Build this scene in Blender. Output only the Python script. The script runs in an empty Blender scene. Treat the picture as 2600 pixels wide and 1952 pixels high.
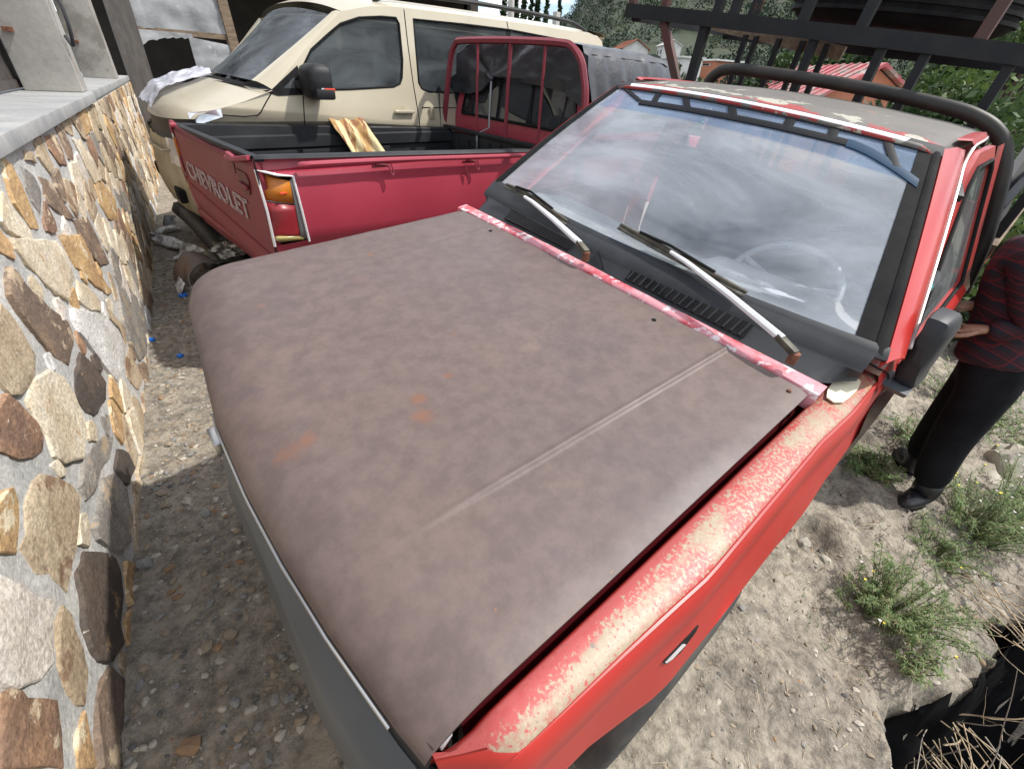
import bpy, bmesh, math, random
import numpy as np
from mathutils import Vector, Matrix, Euler, noise
from mathutils.geometry import tessellate_polygon
random.seed(7); rng = np.random.default_rng(7)
scene = bpy.context.scene
COL = scene.collection
# ------------------------------------------------------------------ camera
cam = bpy.data.cameras.new('camera'); cam_o = bpy.data.objects.new('camera', cam); COL.objects.link(cam_o)
RIGHT = Vector((-0.74392, 0.66612, 0.05361)); DOWN = Vector((0.34260, 0.44902, -0.82523)); FWD = Vector((-0.57377, -0.59554, -0.56224))
CAMP = Vector((1.1539, 0.92915, 1.50926))
m = Matrix.Identity(4)
for i in range(3):
    m[i][0] = RIGHT[i]; m[i][1] = -DOWN[i]; m[i][2] = -FWD[i]; m[i][3] = CAMP[i]
cam_o.matrix_world = m
cam.sensor_width = 36; cam.lens = 1131.34 / 2600 * 36; cam.clip_start = 0.02; cam.clip_end = 6000
scene.camera = cam_o
# ------------------------------------------------------------------ sky, sun, exposure
SUN_TO = Vector((-0.46, 0.34, 0.82)).normalized()
el = math.asin(SUN_TO.z); az = math.atan2(SUN_TO.x, SUN_TO.y)
world = bpy.data.worlds.new('World'); scene.world = world; world.use_nodes = True
wn = world.node_tree; wn.nodes.clear()
def N(t, ty, **k):
    n = t.nodes.new(ty)
    for a, b in k.items():
        if a in n.inputs: n.inputs[a].default_value = b
        else: setattr(n, a, b)
    return n
wo = N(wn, 'ShaderNodeOutputWorld'); bg = N(wn, 'ShaderNodeBackground'); bg.inputs[1].default_value = 0.125
sky = N(wn, 'ShaderNodeTexSky', sky_type='NISHITA', sun_disc=False, sun_elevation=el, sun_rotation=az, altitude=900.0, air_density=1.0, dust_density=1.2)
tc = N(wn, 'ShaderNodeTexCoord'); sep = N(wn, 'ShaderNodeSeparateXYZ'); wn.links.new(tc.outputs['Generated'], sep.inputs[0])
zz = N(wn, 'ShaderNodeMath', operation='MAXIMUM'); wn.links.new(sep.outputs[2], zz.inputs[0]); zz.inputs[1].default_value = 0.0
za = N(wn, 'ShaderNodeMath', operation='ADD'); wn.links.new(zz.outputs[0], za.inputs[0]); za.inputs[1].default_value = 0.22
dv = N(wn, 'ShaderNodeVectorMath', operation='DIVIDE'); wn.links.new(tc.outputs['Generated'], dv.inputs[0])
cb = N(wn, 'ShaderNodeCombineXYZ'); [wn.links.new(za.outputs[0], cb.inputs[i]) for i in range(3)]; wn.links.new(cb.outputs[0], dv.inputs[1])
cn = N(wn, 'ShaderNodeTexNoise'); cn.inputs['Scale'].default_value = 1.7; cn.inputs['Detail'].default_value = 8; cn.inputs['Roughness'].default_value = 0.62; cn.inputs['Distortion'].default_value = 0.35
wn.links.new(dv.outputs[0], cn.inputs['Vector'])
cr = N(wn, 'ShaderNodeValToRGB'); cr.color_ramp.elements[0].position = 0.36; cr.color_ramp.elements[1].position = 0.58
wn.links.new(cn.outputs['Fac'], cr.inputs[0])
cn2 = N(wn, 'ShaderNodeTexNoise'); cn2.inputs['Scale'].default_value = 4.5; cn2.inputs['Detail'].default_value = 6; wn.links.new(dv.outputs[0], cn2.inputs['Vector'])
cc = N(wn, 'ShaderNodeMix', data_type='RGBA'); cc.inputs['A'].default_value = (5.0, 5.3, 5.8, 1); cc.inputs['B'].default_value = (14.0, 14.1, 14.3, 1)
cr2 = N(wn, 'ShaderNodeValToRGB'); cr2.color_ramp.elements[0].position = 0.38; cr2.color_ramp.elements[1].position = 0.62
wn.links.new(cn2.outputs['Fac'], cr2.inputs[0]); wn.links.new(cr2.outputs[0], cc.inputs['Factor'])
mx = N(wn, 'ShaderNodeMix', data_type='RGBA'); wn.links.new(cr.outputs[0], mx.inputs['Factor']); wn.links.new(sky.outputs[0], mx.inputs['A']); wn.links.new(cc.outputs['Result'], mx.inputs['B'])
wn.links.new(mx.outputs['Result'], bg.inputs[0]); wn.links.new(bg.outputs[0], wo.inputs[0])
sl = bpy.data.lights.new('sun', 'SUN'); sl.energy = 3.5; sl.angle = math.radians(1.2); sl.color = (1.0, 0.96, 0.90)
so = bpy.data.objects.new('sun', sl); COL.objects.link(so); so.location = SUN_TO * 50
so.rotation_euler = (-SUN_TO).to_track_quat('-Z', 'Y').to_euler()
vs = scene.view_settings; vs.view_transform = 'Standard'; vs.look = 'None'; vs.exposure = 0.55; vs.gamma = 1.0
try: vs.use_curve_mapping = False
except Exception: pass
# ------------------------------------------------------------------ materials
def mat(name, col, rough=0.6, metal=0.0, col2=None, vs_=6.0, vpos=(0.35, 0.65), bump=0.0, bs=60.0, bdist=0.004, patches=(), ior=1.5, coat=0.0, det=6.0, stretch=None, fine=0.0, alpha=None, transl=0.0, rough2=None, spec=0.5, spots=()):
    """Principled material on object coordinates; patches = (colour, scale, threshold, softness[, extra])"""
    mt = bpy.data.materials.new(name); mt.use_nodes = True; t = mt.node_tree; L = t.links.new
    p = t.nodes['Principled BSDF']; p.inputs['Roughness'].default_value = rough; p.inputs['Metallic'].default_value = metal; p.inputs['IOR'].default_value = ior; p.inputs['Specular IOR Level'].default_value = spec
    if coat: p.inputs['Coat Weight'].default_value = coat; p.inputs['Coat Roughness'].default_value = 0.15
    c = N(t, 'ShaderNodeTexCoord'); vec = c.outputs['Object']
    if stretch:
        mp = N(t, 'ShaderNodeMapping'); mp.inputs['Scale'].default_value = stretch; L(vec, mp.inputs[0]); vec = mp.outputs[0]
    def noise_(sc, de=det, ro=0.6, off=0.0):
        n = N(t, 'ShaderNodeTexNoise'); n.inputs['Scale'].default_value = sc; n.inputs['Detail'].default_value = de; n.inputs['Roughness'].default_value = ro
        if off:
            a = N(t, 'ShaderNodeVectorMath', operation='ADD'); a.inputs[1].default_value = (off, off * 1.7, -off); L(vec, a.inputs[0]); L(a.outputs[0], n.inputs['Vector'])
        else: L(vec, n.inputs['Vector'])
        return n.outputs['Fac']
    def ramp(f, a, b):
        r = N(t, 'ShaderNodeMapRange'); r.interpolation_type = 'SMOOTHSTEP'; r.inputs['From Min'].default_value = a; r.inputs['From Max'].default_value = b; L(f, r.inputs['Value']); return r.outputs[0]
    cur = None
    def mix(f, a, b):
        x = N(t, 'ShaderNodeMix', data_type='RGBA'); L(f, x.inputs['Factor'])
        for s_, v in (('A', a), ('B', b)):
            if isinstance(v, tuple): x.inputs[s_].default_value = (*v, 1)
            else: L(v, x.inputs[s_])
        return x.outputs['Result']
    base = tuple(col)
    if col2: base = mix(ramp(noise_(vs_), *vpos), tuple(col), tuple(col2))
    if fine:
        f = ramp(noise_(vs_ * 14, 4, 0.7, 3.0), 0.3, 0.7)
        dk = N(t, 'ShaderNodeMix', data_type='RGBA', blend_type='MULTIPLY'); dk.inputs['Factor'].default_value = fine
        if isinstance(base, tuple): dk.inputs['A'].default_value = (*base, 1)
        else: L(base, dk.inputs['A'])
        g = N(t, 'ShaderNodeMapRange'); g.inputs['To Min'].default_value = 0.35; g.inputs['To Max'].default_value = 1.35; L(f, g.inputs['Value'])
        cbx = N(t, 'ShaderNodeCombineColor'); [L(g.outputs[0], cbx.inputs[i]) for i in range(3)]; L(cbx.outputs[0], dk.inputs['B']); base = dk.outputs['Result']
    for i, q in enumerate(patches):
        pc, sc, th, so_ = q[:4]; f = noise_(sc, 7, 0.65, 5.3 * (i + 1))
        if len(q) > 4:       # mask: ('x'|'y'|'z', from, to) in object space, or ('n', from, to) on the surface's own up-facing
            ax, a, b = q[4]
            if ax == 'n':
                gg = N(t, 'ShaderNodeNewGeometry'); s2 = N(t, 'ShaderNodeSeparateXYZ'); L(gg.outputs['Normal'], s2.inputs[0]); v = s2.outputs[2]
            else:
                s2 = N(t, 'ShaderNodeSeparateXYZ'); L(c.outputs['Object'], s2.inputs[0]); v = s2.outputs['xyz'.index(ax)]
            r = ramp(v, min(a, b), max(a, b))
            if a > b:
                iv = N(t, 'ShaderNodeMath', operation='SUBTRACT'); iv.inputs[0].default_value = 1; L(r, iv.inputs[1]); r = iv.outputs[0]
            ad = N(t, 'ShaderNodeMath', operation='MULTIPLY_ADD'); L(r, ad.inputs[0]); ad.inputs[1].default_value = q[5] if len(q) > 5 else 0.5; ad.inputs[2].default_value = -(q[5] if len(q) > 5 else 0.5)
            sm = N(t, 'ShaderNodeMath', operation='ADD'); L(f, sm.inputs[0]); L(ad.outputs[0], sm.inputs[1]); f = sm.outputs[0]
        base = mix(ramp(f, th, th + so_), base, tuple(pc))
    for k_, (pc, ctr, r_, soft) in enumerate(spots):      # a stain round one place, ragged by noise
        sb = N(t, 'ShaderNodeVectorMath', operation='DISTANCE'); L(c.outputs['Object'], sb.inputs[0]); sb.inputs[1].default_value = ctr
        ad = N(t, 'ShaderNodeMath', operation='MULTIPLY_ADD'); L(noise_(32.0, 6, .65, 2.0 + k_), ad.inputs[0]); ad.inputs[1].default_value = r_ * 3.2; L(sb.outputs['Value'], ad.inputs[2])
        base = mix(ramp(ad.outputs[0], r_ * (2.45 + soft), r_ * (2.45 - soft)), base, tuple(pc))
    if isinstance(base, tuple): p.inputs['Base Color'].default_value = (*base, 1)
    else: L(base, p.inputs['Base Color'])
    if rough2 is not None:
        rr = N(t, 'ShaderNodeMapRange'); rr.inputs['From Min'].default_value = .35; rr.inputs['From Max'].default_value = .65; rr.inputs['To Min'].default_value = rough; rr.inputs['To Max'].default_value = rough2
        L(noise_(vs_ * 1.3, 5, .6, 9.1), rr.inputs['Value']); L(rr.outputs[0], p.inputs['Roughness'])
    if bump:
        b1 = N(t, 'ShaderNodeBump'); b1.inputs['Strength'].default_value = bump; b1.inputs['Distance'].default_value = bdist; L(noise_(bs, 8, 0.65, 1.1), b1.inputs['Height']); L(b1.outputs[0], p.inputs['Normal'])
    if transl:
        tr = N(t, 'ShaderNodeBsdfTranslucent'); ms = N(t, 'ShaderNodeMixShader'); ms.inputs[0].default_value = transl; out = t.nodes['Material Output']
        if isinstance(base, tuple): tr.inputs[0].default_value = (*base, 1)
        else: L(base, tr.inputs[0])
        L(p.outputs[0], ms.inputs[1]); L(tr.outputs[0], ms.inputs[2]); L(ms.outputs[0], out.inputs[0])
    return mt
def glass_mat(name, tint=(0.75, 0.8, 0.85), ior=1.7, dust=0.2, dustcol=(0.5, 0.52, 0.55), dscale=2.5, rough=0.02, streak=None):
    mt = bpy.data.materials.new(name); mt.use_nodes = True; t = mt.node_tree; L = t.links.new; t.nodes.remove(t.nodes['Principled BSDF']); out = t.nodes['Material Output']
    tr = N(t, 'ShaderNodeBsdfTransparent'); tr.inputs[0].default_value = (*tint, 1)
    gl = N(t, 'ShaderNodeBsdfGlossy'); gl.inputs['Roughness'].default_value = rough; gl.inputs[0].default_value = (0.95, 0.97, 1, 1)
    fr = N(t, 'ShaderNodeFresnel'); fr.inputs['IOR'].default_value = ior
    g = N(t, 'ShaderNodeNewGeometry'); bf = N(t, 'ShaderNodeMath', operation='SUBTRACT'); bf.inputs[0].default_value = 1; L(g.outputs['Backfacing'], bf.inputs[1])
    mu = N(t, 'ShaderNodeMath', operation='MULTIPLY'); L(fr.outputs[0], mu.inputs[0]); L(bf.outputs[0], mu.inputs[1])
    m1 = N(t, 'ShaderNodeMixShader'); L(mu.outputs[0], m1.inputs[0]); L(tr.outputs[0], m1.inputs[1]); L(gl.outputs[0], m1.inputs[2])
    df = N(t, 'ShaderNodeBsdfDiffuse'); df.inputs[0].default_value = (*dustcol, 1)
    c = N(t, 'ShaderNodeTexCoord'); mp = N(t, 'ShaderNodeMapping'); L(c.outputs['Object'], mp.inputs[0])
    if streak: mp.inputs['Scale'].default_value = streak
    n = N(t, 'ShaderNodeTexNoise'); n.inputs['Scale'].default_value = dscale; n.inputs['Detail'].default_value = 6; n.inputs['Roughness'].default_value = .6; n.inputs['Distortion'].default_value = .6; L(mp.outputs[0], n.inputs['Vector'])
    r = N(t, 'ShaderNodeMapRange'); r.inputs['From Min'].default_value = .32; r.inputs['From Max'].default_value = .68; r.inputs['To Min'].default_value = dust * .35; r.inputs['To Max'].default_value = dust * 1.65; L(n.outputs['Fac'], r.inputs['Value'])
    m2 = N(t, 'ShaderNodeMixShader'); L(r.outputs[0], m2.inputs[0]); L(m1.outputs[0], m2.inputs[1]); L(df.outputs[0], m2.inputs[2]); L(m2.outputs[0], out.inputs[0])
    return mt
HOODSPOTS = ((.75, .165, .022), (.775, .212, .028), (.661, .137, .013), (1.016, .141, .032), (.975, .135, .022), (.55, .018, .011), (.149, .112, .013), (.503, -.51, .012), (.88, -.384, .016))
RUST = mat('rusty_primer_hood', (0.128, 0.091, 0.080), 0.44, 0.0, (0.104, 0.079, 0.075), 1.6, (0.3, 0.7), bump=0.22, bs=190, bdist=0.001, fine=0.28, rough2=0.60, spec=0.4,
           patches=(((0.175, 0.122, 0.098), 4.0, 0.60, 0.2), ((0.088, 0.070, 0.072), 6.0, 0.62, 0.16), ((0.150, 0.084, 0.064), 2.2, 0.56, 0.2), ((0.22, 0.095, 0.045), 12.0, 0.72, 0.06), ((0.06, 0.05, 0.05), 70.0, 0.70, 0.04), ((0.26, 0.21, 0.16), 95.0, 0.735, 0.03), ((0.36, 0.29, 0.19), 26.0, 0.765, 0.03), ((0.33, 0.125, 0.035), 60.0, 0.70, 0.06, ('y', 0.40, 0.43), 0.6)),
           spots=[((0.165, 0.080, 0.050), (p_[0], p_[1], 0.99), p_[2] * .8, .75) for p_ in HOODSPOTS])
RED1 = mat('faded_red_paint', (0.43, 0.028, 0.022), 0.33, 0, (0.36, 0.020, 0.018), 3.0, coat=0.3, patches=(((0.50, 0.12, 0.10), 9.0, 0.70, 0.10), ((0.62, 0.58, 0.52), 40.0, 0.80, 0.03)))
FENDER = mat('sun_faded_red_fender', (0.42, 0.028, 0.022), 0.48, 0, (0.37, 0.024, 0.020), 4.0, bump=0.15, bs=140, bdist=0.0012,
             patches=(((0.38, 0.070, 0.064), 9.0, 0.32, 0.14, ('n', 0.35, 0.75), 0.6), ((0.30, 0.232, 0.155), 4.5, 0.40, 0.13, ('y', 0.682, 0.722), 0.45), ((0.33, 0.27, 0.19), 150.0, 0.47, 0.12, ('y', 0.680, 0.708), 0.30),
                      ((0.36, 0.058, 0.052), 45.0, 0.50, 0.10, ('x', 0.55, 1.0), 0.12), ((0.34, 0.055, 0.050), 150.0, 0.575, 0.06), ((0.34, 0.17, 0.07), 12.0, 0.52, 0.10, ('x', 0.25, -0.15), 0.30), ((0.16, 0.13, 0.11), 16.0, 0.66, 0.05), ((0.10, 0.075, 0.055), 210.0, 0.645, 0.04),
                      ((0.42, 0.028, 0.022), 3.0, 0.05, 0.10, ('n', 0.78, 0.50), 0.9), ((0.50, 0.22, 0.20), 60.0, 0.70, 0.04), ((0.30, 0.10, 0.085), 3.0, 0.62, 0.2)))
PEEL = mat('peeling_red_paint', (0.46, 0.055, 0.07), 0.5, 0, (0.55, 0.24, 0.27), 14.0, (0.36, 0.58), patches=(((0.68, 0.58, 0.58), 24.0, 0.55, 0.06), ((0.30, 0.018, 0.018), 22.0, 0.66, 0.05)))
ROOFM = mat('peeling_roof_paint', (0.125, 0.112, 0.095), 0.62, 0, (0.10, 0.092, 0.082), 5.0, fine=0.3,
            patches=(((0.28, 0.022, 0.02), 6.0, 0.47, 0.01, ('x', -0.92, -0.72), 0.42), ((0.34, 0.33, 0.27), 7.5, 0.57, 0.02, ('x', -1.15, -0.85), 0.16), ((0.19, 0.11, 0.075), 9.0, 0.6, 0.1), ((0.05, 0.045, 0.04), 9.0, 0.72, 0.02)))
MAROON = mat('dark_maroon_inner_paint', (0.10, 0.008, 0.012), 0.45)
RED2 = mat('rose_red_paint', (0.35, 0.040, 0.066), 0.42, 0, (0.31, 0.033, 0.056), 2.0, coat=0.15, patches=(((0.40, 0.10, 0.12), 5.0, 0.62, 0.2), ((0.24, 0.05, 0.06), 30.0, 0.74, 0.03), ((0.5, 0.35, 0.33), 55.0, 0.79, 0.02)), bump=0.08, bs=3, bdist=0.02)
RED2D = mat('dull_rose_red_paint', (0.235, 0.028, 0.042), 0.5, 0, (0.20, 0.03, 0.042), 5.0, patches=(((0.15, 0.03, 0.03), 12.0, 0.70, 0.06), ((0.27, 0.12, 0.12), 4.0, 0.60, 0.2), ((0.36, 0.20, 0.18), 50.0, 0.77, 0.03)), bump=0.08, bs=4, bdist=0.02)
BLACKP = mat('black_plastic', (0.014, 0.0145, 0.016), 0.55, 0, (0.022, 0.023, 0.024), 8.0, spec=0.3, bump=0.1, bs=200, bdist=0.001)
COWLP = mat('weathered_black_cowl', (0.016, 0.0175, 0.020), 0.5, 0, (0.028, 0.030, 0.033), 6.0, spec=0.35, patches=(((0.12, 0.11, 0.10), 18.0, 0.72, 0.08),))
RUBBER = mat('black_rubber', (0.010, 0.010, 0.011), 0.75, 0, (0.018, 0.018, 0.018), 12.0, spec=0.1)
BEDL = mat('dusty_black_bedliner', (0.014, 0.015, 0.017), 0.55, 0, (0.03, 0.032, 0.035), 3.0, (0.45, 0.75), spec=0.35, bump=0.15, bs=90)
BUMPG = mat('grey_plastic_bumper', (0.072, 0.084, 0.094), 0.45, 0, (0.088, 0.100, 0.110), 5.0, bump=0.08, bs=200, bdist=0.001, patches=(((0.02, 0.02, 0.02), 40.0, 0.78, 0.02),))
MIRRORB = mat('black_mirror_shell', (0.018, 0.020, 0.023), 0.5, 0, (0.026, 0.028, 0.030), 9.0, spec=0.35)
CHROME = mat('dull_chrome', (0.50, 0.48, 0.44), 0.28, 1.0, (0.5, 0.5, 0.5), 14.0, patches=(((0.25, 0.2, 0.15), 25.0, 0.72, 0.05),))
WHITEM = mat('white_painted_metal', (0.74, 0.75, 0.76), 0.4, 0, (0.66, 0.66, 0.66), 20.0)
TRIMW = mat('bright_trim_strip', (0.78, 0.79, 0.80), 0.25, 0.3)
DRIPM = mat('bare_drip_rail', (0.66, 0.60, 0.56), 0.4, 0.2, (0.55, 0.2, 0.2), 18.0, (0.55, 0.75))
RUSTY = mat('rusty_bolt', (0.20, 0.075, 0.035), 0.8, 0, (0.10, 0.04, 0.025), 60.0, bump=0.5, bs=200)
GREASE = mat('brown_wiper_rubber', (0.035, 0.030, 0.022), 0.6, 0, (0.09, 0.08, 0.055), 25.0)
DASHM = mat('grey_dashboard', (0.34, 0.34, 0.325), 0.8, 0, (0.24, 0.24, 0.23), 8.0)
SEATM = mat('grey_seat_cloth', (0.11, 0.11, 0.115), 0.9, 0, (0.08, 0.08, 0.085), 10.0)
DARKIN = mat('dark_cab_lining', (0.035, 0.036, 0.04), 0.8)
WHEELG = mat('grey_steering_wheel', (0.42, 0.44, 0.46), 0.45)
PAPERW = mat('white_paper', (0.78, 0.79, 0.80), 0.8, transl=0.2); PAPERB = mat('light_blue_paper', (0.42, 0.62, 0.78), 0.8, transl=0.2)
WSG = glass_mat('dusty_windshield_glass', (0.86, 0.89, 0.92), 1.72, 0.27, (0.60, 0.65, 0.70), 3.0, 0.03, (1.3, 0.5, 1.6))
SIDEG = glass_mat('side_window_glass', (0.5, 0.54, 0.54), 1.7, 0.2, (0.32, 0.34, 0.34), 3.0, 0.03)
DARKG = glass_mat('dark_tinted_glass', (0.10, 0.115, 0.12), 1.75, 0.10, (0.25, 0.27, 0.28), 2.0, 0.02)
VANG = glass_mat('van_tinted_glass', (0.40, 0.44, 0.46), 3.4, 0.16, (0.34, 0.38, 0.40), 1.6, 0.015, (1.0, 1.0, 2.6))
BEIGE = mat('pale_gold_metallic_paint', (0.52, 0.465, 0.345), 0.36, 0.15, (0.48, 0.43, 0.32), 1.5, coat=0.3, patches=(((0.42, 0.375, 0.28), 3.0, 0.60, 0.15), ((0.30, 0.25, 0.17), 26.0, 0.76, 0.03)), bump=0.05, bs=2.5, bdist=0.02)
BEIGED = mat('dirty_beige_bumper', (0.42, 0.37, 0.26), 0.5, 0, (0.30, 0.26, 0.18), 5.0, patches=(((0.10, 0.09, 0.07), 8.0, 0.66, 0.08),))
AMBER = mat('amber_lens', (0.50, 0.17, 0.018), 0.35, 0, (0.44, 0.14, 0.012), 8.0); REDL = mat('red_lens', (0.21, 0.016, 0.022), 0.38, 0, (0.24, 0.02, 0.025), 8.0)
CLEARL = mat('yellowed_clear_lens', (0.42, 0.36, 0.14), 0.25, 0, (0.34, 0.29, 0.10), 10.0, coat=0.4); GREYL = mat('grey_lens_divider', (0.17, 0.16, 0.16), 0.4)
HEADL = mat('clear_headlight_lens', (0.60, 0.63, 0.70), 0.08, 0.4, (0.75, 0.77, 0.80), 9.0, coat=1.0)
REFL = mat('red_orange_reflector', (0.70, 0.07, 0.03), 0.25, coat=0.5)
LETTER = mat('worn_silver_lettering', (0.48, 0.40, 0.39), 0.5, 0.1, (0.32, 0.10, 0.12), 24.0, (0.5, 0.72))
TARP = mat('black_plastic_tarp', (0.026, 0.028, 0.032), 0.30, 0, (0.04, 0.043, 0.05), 4.0, bump=0.4, bs=9, bdist=0.02)
CLOTH = mat('stained_yellow_cloth', (0.56, 0.48, 0.27), 0.85, 0, (0.36, 0.21, 0.08), 11.0, (0.46, 0.54), patches=(((0.20, 0.08, 0.035), 13.0, 0.515, 0.05), ((0.11, 0.07, 0.05), 22.0, 0.70, 0.05)), stretch=(1.4, 0.22, 0.22), bump=0.3, bs=40)
RACKM = mat('chipped_black_steel', (0.010, 0.0115, 0.014), 0.55, 0.0, (0.017, 0.018, 0.019), 8.0, spec=0.3, patches=(((0.14, 0.065, 0.03), 7.0, 0.665, 0.05), ((0.62, 0.62, 0.60), 26.0, 0.775, 0.012)))
RACKR = mat('rusty_red_steel', (0.085, 0.025, 0.02), 0.65, 0, (0.06, 0.034, 0.025), 9.0)
BARM = mat('dusty_black_roll_bar', (0.018, 0.017, 0.015), 0.5, 0, (0.036, 0.032, 0.027), 5.0, spec=0.35)
OLDWOOD = mat('old_weathered_wood', (0.22, 0.165, 0.11), 0.85, 0, (0.13, 0.09, 0.06), 6.0, stretch=(1, 6, 6), bump=0.4, bs=30)
# ------------------------------------------------------------------ mesh helpers
class G:
    def __init__(s): s.v = []; s.f = []
    def add(s, v, f):
        o = len(s.v); s.v += [tuple(x) for x in v]; s.f += [tuple(i + o for i in q) for q in f]; return s
    def box(s, c, d, rot=None, taper=None):
        h = [x / 2 for x in d]; vs_ = [Vector((sx * h[0], sy * h[1], sz * h[2])) for sz in (-1, 1) for sy in (-1, 1) for sx in (-1, 1)]
        if rot is not None: vs_ = [rot @ v for v in vs_]
        c = Vector(c); return s.add([v + c for v in vs_], [(0, 2, 3, 1), (4, 5, 7, 6), (0, 1, 5, 4), (2, 6, 7, 3), (1, 3, 7, 5), (0, 4, 6, 2)])
    def bar(s, a, b, w, h, up=(0, 0, 1)):
        a, b = Vector(a), Vector(b); d = (b - a).normalized(); u = Vector(up); u = (u - d * u.dot(d)).normalized(); r = d.cross(u)
        vs_ = [p + r * sx * w / 2 + u * sz * h / 2 for p in (a, b) for sx, sz in ((-1, -1), (1, -1), (1, 1), (-1, 1))]
        return s.add(vs_, [(0, 1, 2, 3), (7, 6, 5, 4), (0, 4, 5, 1), (1, 5, 6, 2), (2, 6, 7, 3), (3, 7, 4, 0)])
    def tube(s, pts, r, n=8, cap=True, closed=False):
        P = [Vector(p) for p in pts]; k = len(P); rr = r if hasattr(r, '__len__') else [r] * k; prev = None; rings = []
        for i in range(k):
            a = P[i - 1] if (i > 0 or closed) else P[i]; b = P[(i + 1) % k] if (i < k - 1 or closed) else P[i]
            d = (b - a).normalized()
            if prev is None: u = d.orthogonal().normalized()
            else:
                u = prev - d * prev.dot(d); u = u.normalized() if u.length > 1e-6 else d.orthogonal().normalized()
            prev = u; w = d.cross(u)
            rings.append([P[i] + (u * math.cos(t) + w * math.sin(t)) * rr[i] for t in [2 * math.pi * j / n for j in range(n)]])
        v = [q for ring in rings for q in ring]; f = []
        for i in range(k if closed else k - 1):
            i2 = (i + 1) % k
            for j in range(n): f.append((i * n + j, i * n + (j + 1) % n, i2 * n + (j + 1) % n, i2 * n + j))
        if cap and not closed: f.append(tuple(range(n - 1, -1, -1))); f.append(tuple((k - 1) * n + j for j in range(n)))
        return s.add(v, f)
    def grid(s, fn, nu, nv, flip=False):
        v = [fn(i / (nu - 1), j / (nv - 1)) for i in range(nu) for j in range(nv)]; f = []
        for i in range(nu - 1):
            for j in range(nv - 1):
                q = (i * nv + j, (i + 1) * nv + j, (i + 1) * nv + j + 1, i * nv + j + 1); f.append(q[::-1] if flip else q)
        return s.add(v, f)
    def loft(s, secs, flip=False):
        n = len(secs[0]); v = [p for q in secs for p in q]; f = []
        for i in range(len(secs) - 1):
            for j in range(n - 1):
                q = (i * n + j, (i + 1) * n + j, (i + 1) * n + j + 1, i * n + j + 1); f.append(q[::-1] if flip else q)
        return s.add(v, f)
    def prism(s, poly, ext):
        n = len(poly); e = Vector(ext); p = [Vector(q) for q in poly]
        return s.add(p + [q + e for q in p], [tuple(range(n - 1, -1, -1)), tuple(range(n, 2 * n))] + [(i, (i + 1) % n, n + (i + 1) % n, n + i) for i in range(n)])
    def sheet(s, outer, holes, fn, cuts=(), ext=None):
        """flat outline with holes in 2D, cut along lines of the second coordinate, mapped by fn(u, v)"""
        b = bmesh.new(); loops = [outer] + list(holes); pts = [Vector((p[0], p[1], 0)) for l in loops for p in l]
        vv = [b.verts.new(p) for p in pts]
        for t in tessellate_polygon([[Vector((p[0], p[1], 0)) for p in l] for l in loops]):
            try: b.faces.new([vv[i] for i in t])
            except ValueError: pass
        for z in cuts: bmesh.ops.bisect_plane(b, geom=b.verts[:] + b.edges[:] + b.faces[:], plane_co=(0, z, 0), plane_no=(0, 1, 0), dist=1e-5)
        bmesh.ops.recalc_face_normals(b, faces=b.faces[:])
        if ext: 
            r = bmesh.ops.extrude_face_region(b, geom=b.faces[:]); nv = [g for g in r['geom'] if isinstance(g, bmesh.types.BMVert)]
            nvs = set(nv)
        b.verts.index_update()
        v = []
        for q in b.verts:
            p = Vector(fn(q.co.x, q.co.y))
            if ext and q in nvs: p = p + Vector(ext)
            v.append(p)
        f = [tuple(x.index for x in q.verts) for q in b.faces]; b.free(); return s.add(v, f)
def obj(name, g, mt, parent=None, smooth=True, bevel=0.0, ang=40, solid=0.0, sub=0, seg=2):
    me = bpy.data.meshes.new(name); me.from_pydata([tuple(v) for v in g.v], [], g.f)
    if bevel or sub or True:
        b = bmesh.new(); b.from_mesh(me); bmesh.ops.remove_doubles(b, verts=b.verts[:], dist=1e-6); bmesh.ops.recalc_face_normals(b, faces=b.faces[:]) if bevel else None
        if bevel: bmesh.ops.bevel(b, geom=[e for e in b.edges if len(e.link_faces) == 2 and e.calc_face_angle(0) > 0.5], offset=bevel, segments=seg, affect='EDGES', clamp_overlap=True, profile=0.6)
        b.to_mesh(me); b.free()
    me.materials.append(mt)
    if smooth:
        me.polygons.foreach_set('use_smooth', [True] * len(me.polygons)); me.set_sharp_from_angle(angle=math.radians(ang))
    o = bpy.data.objects.new(name, me); COL.objects.link(o)
    if parent is not None: o.parent = parent
    if solid:
        md = o.modifiers.new('solid', 'SOLIDIFY'); md.thickness = solid; md.offset = -1
    return o
def tag(o, label, cat, group=None, kind=None):
    if label: o['label'] = label
    if cat: o['category'] = cat
    if group: o['group'] = group
    if kind: o['kind'] = kind
    return o
def thing(name, label, cat, loc=(0, 0, 0), rot=(0, 0, 0), group=None):
    o = bpy.data.objects.new(name, None); COL.objects.link(o); o.location = loc; o.rotation_euler = rot; o.empty_display_size = 0.2
    return tag(o, label, cat, group)
def lerp(a, b, t): return a + (b - a) * t
def tab(x, xs, ys): return float(np.interp(x, xs, ys))
def sst(t): t = max(0.0, min(1.0, t)); return t * t * (3 - 2 * t)
def smoothpath(pts, k=6):
    """Catmull-Rom through the points"""
    P = [Vector(p) for p in pts]; out = []
    for i in range(len(P) - 1):
        p0 = P[max(i - 1, 0)]; p1 = P[i]; p2 = P[i + 1]; p3 = P[min(i + 2, len(P) - 1)]
        for j in range(k):
            t = j / k; out.append(0.5 * ((2 * p1) + (p2 - p0) * t + (2 * p0 - 5 * p1 + 4 * p2 - p3) * t * t + (3 * p1 - p0 - 3 * p2 + p3) * t ** 3))
    out.append(P[-1]); return out
def nz(x, y, z=0.0, s=1.0, o=3): return noise.fractal(Vector((x * s, y * s, z * s)), 0.9, 2.1, o)
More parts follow.
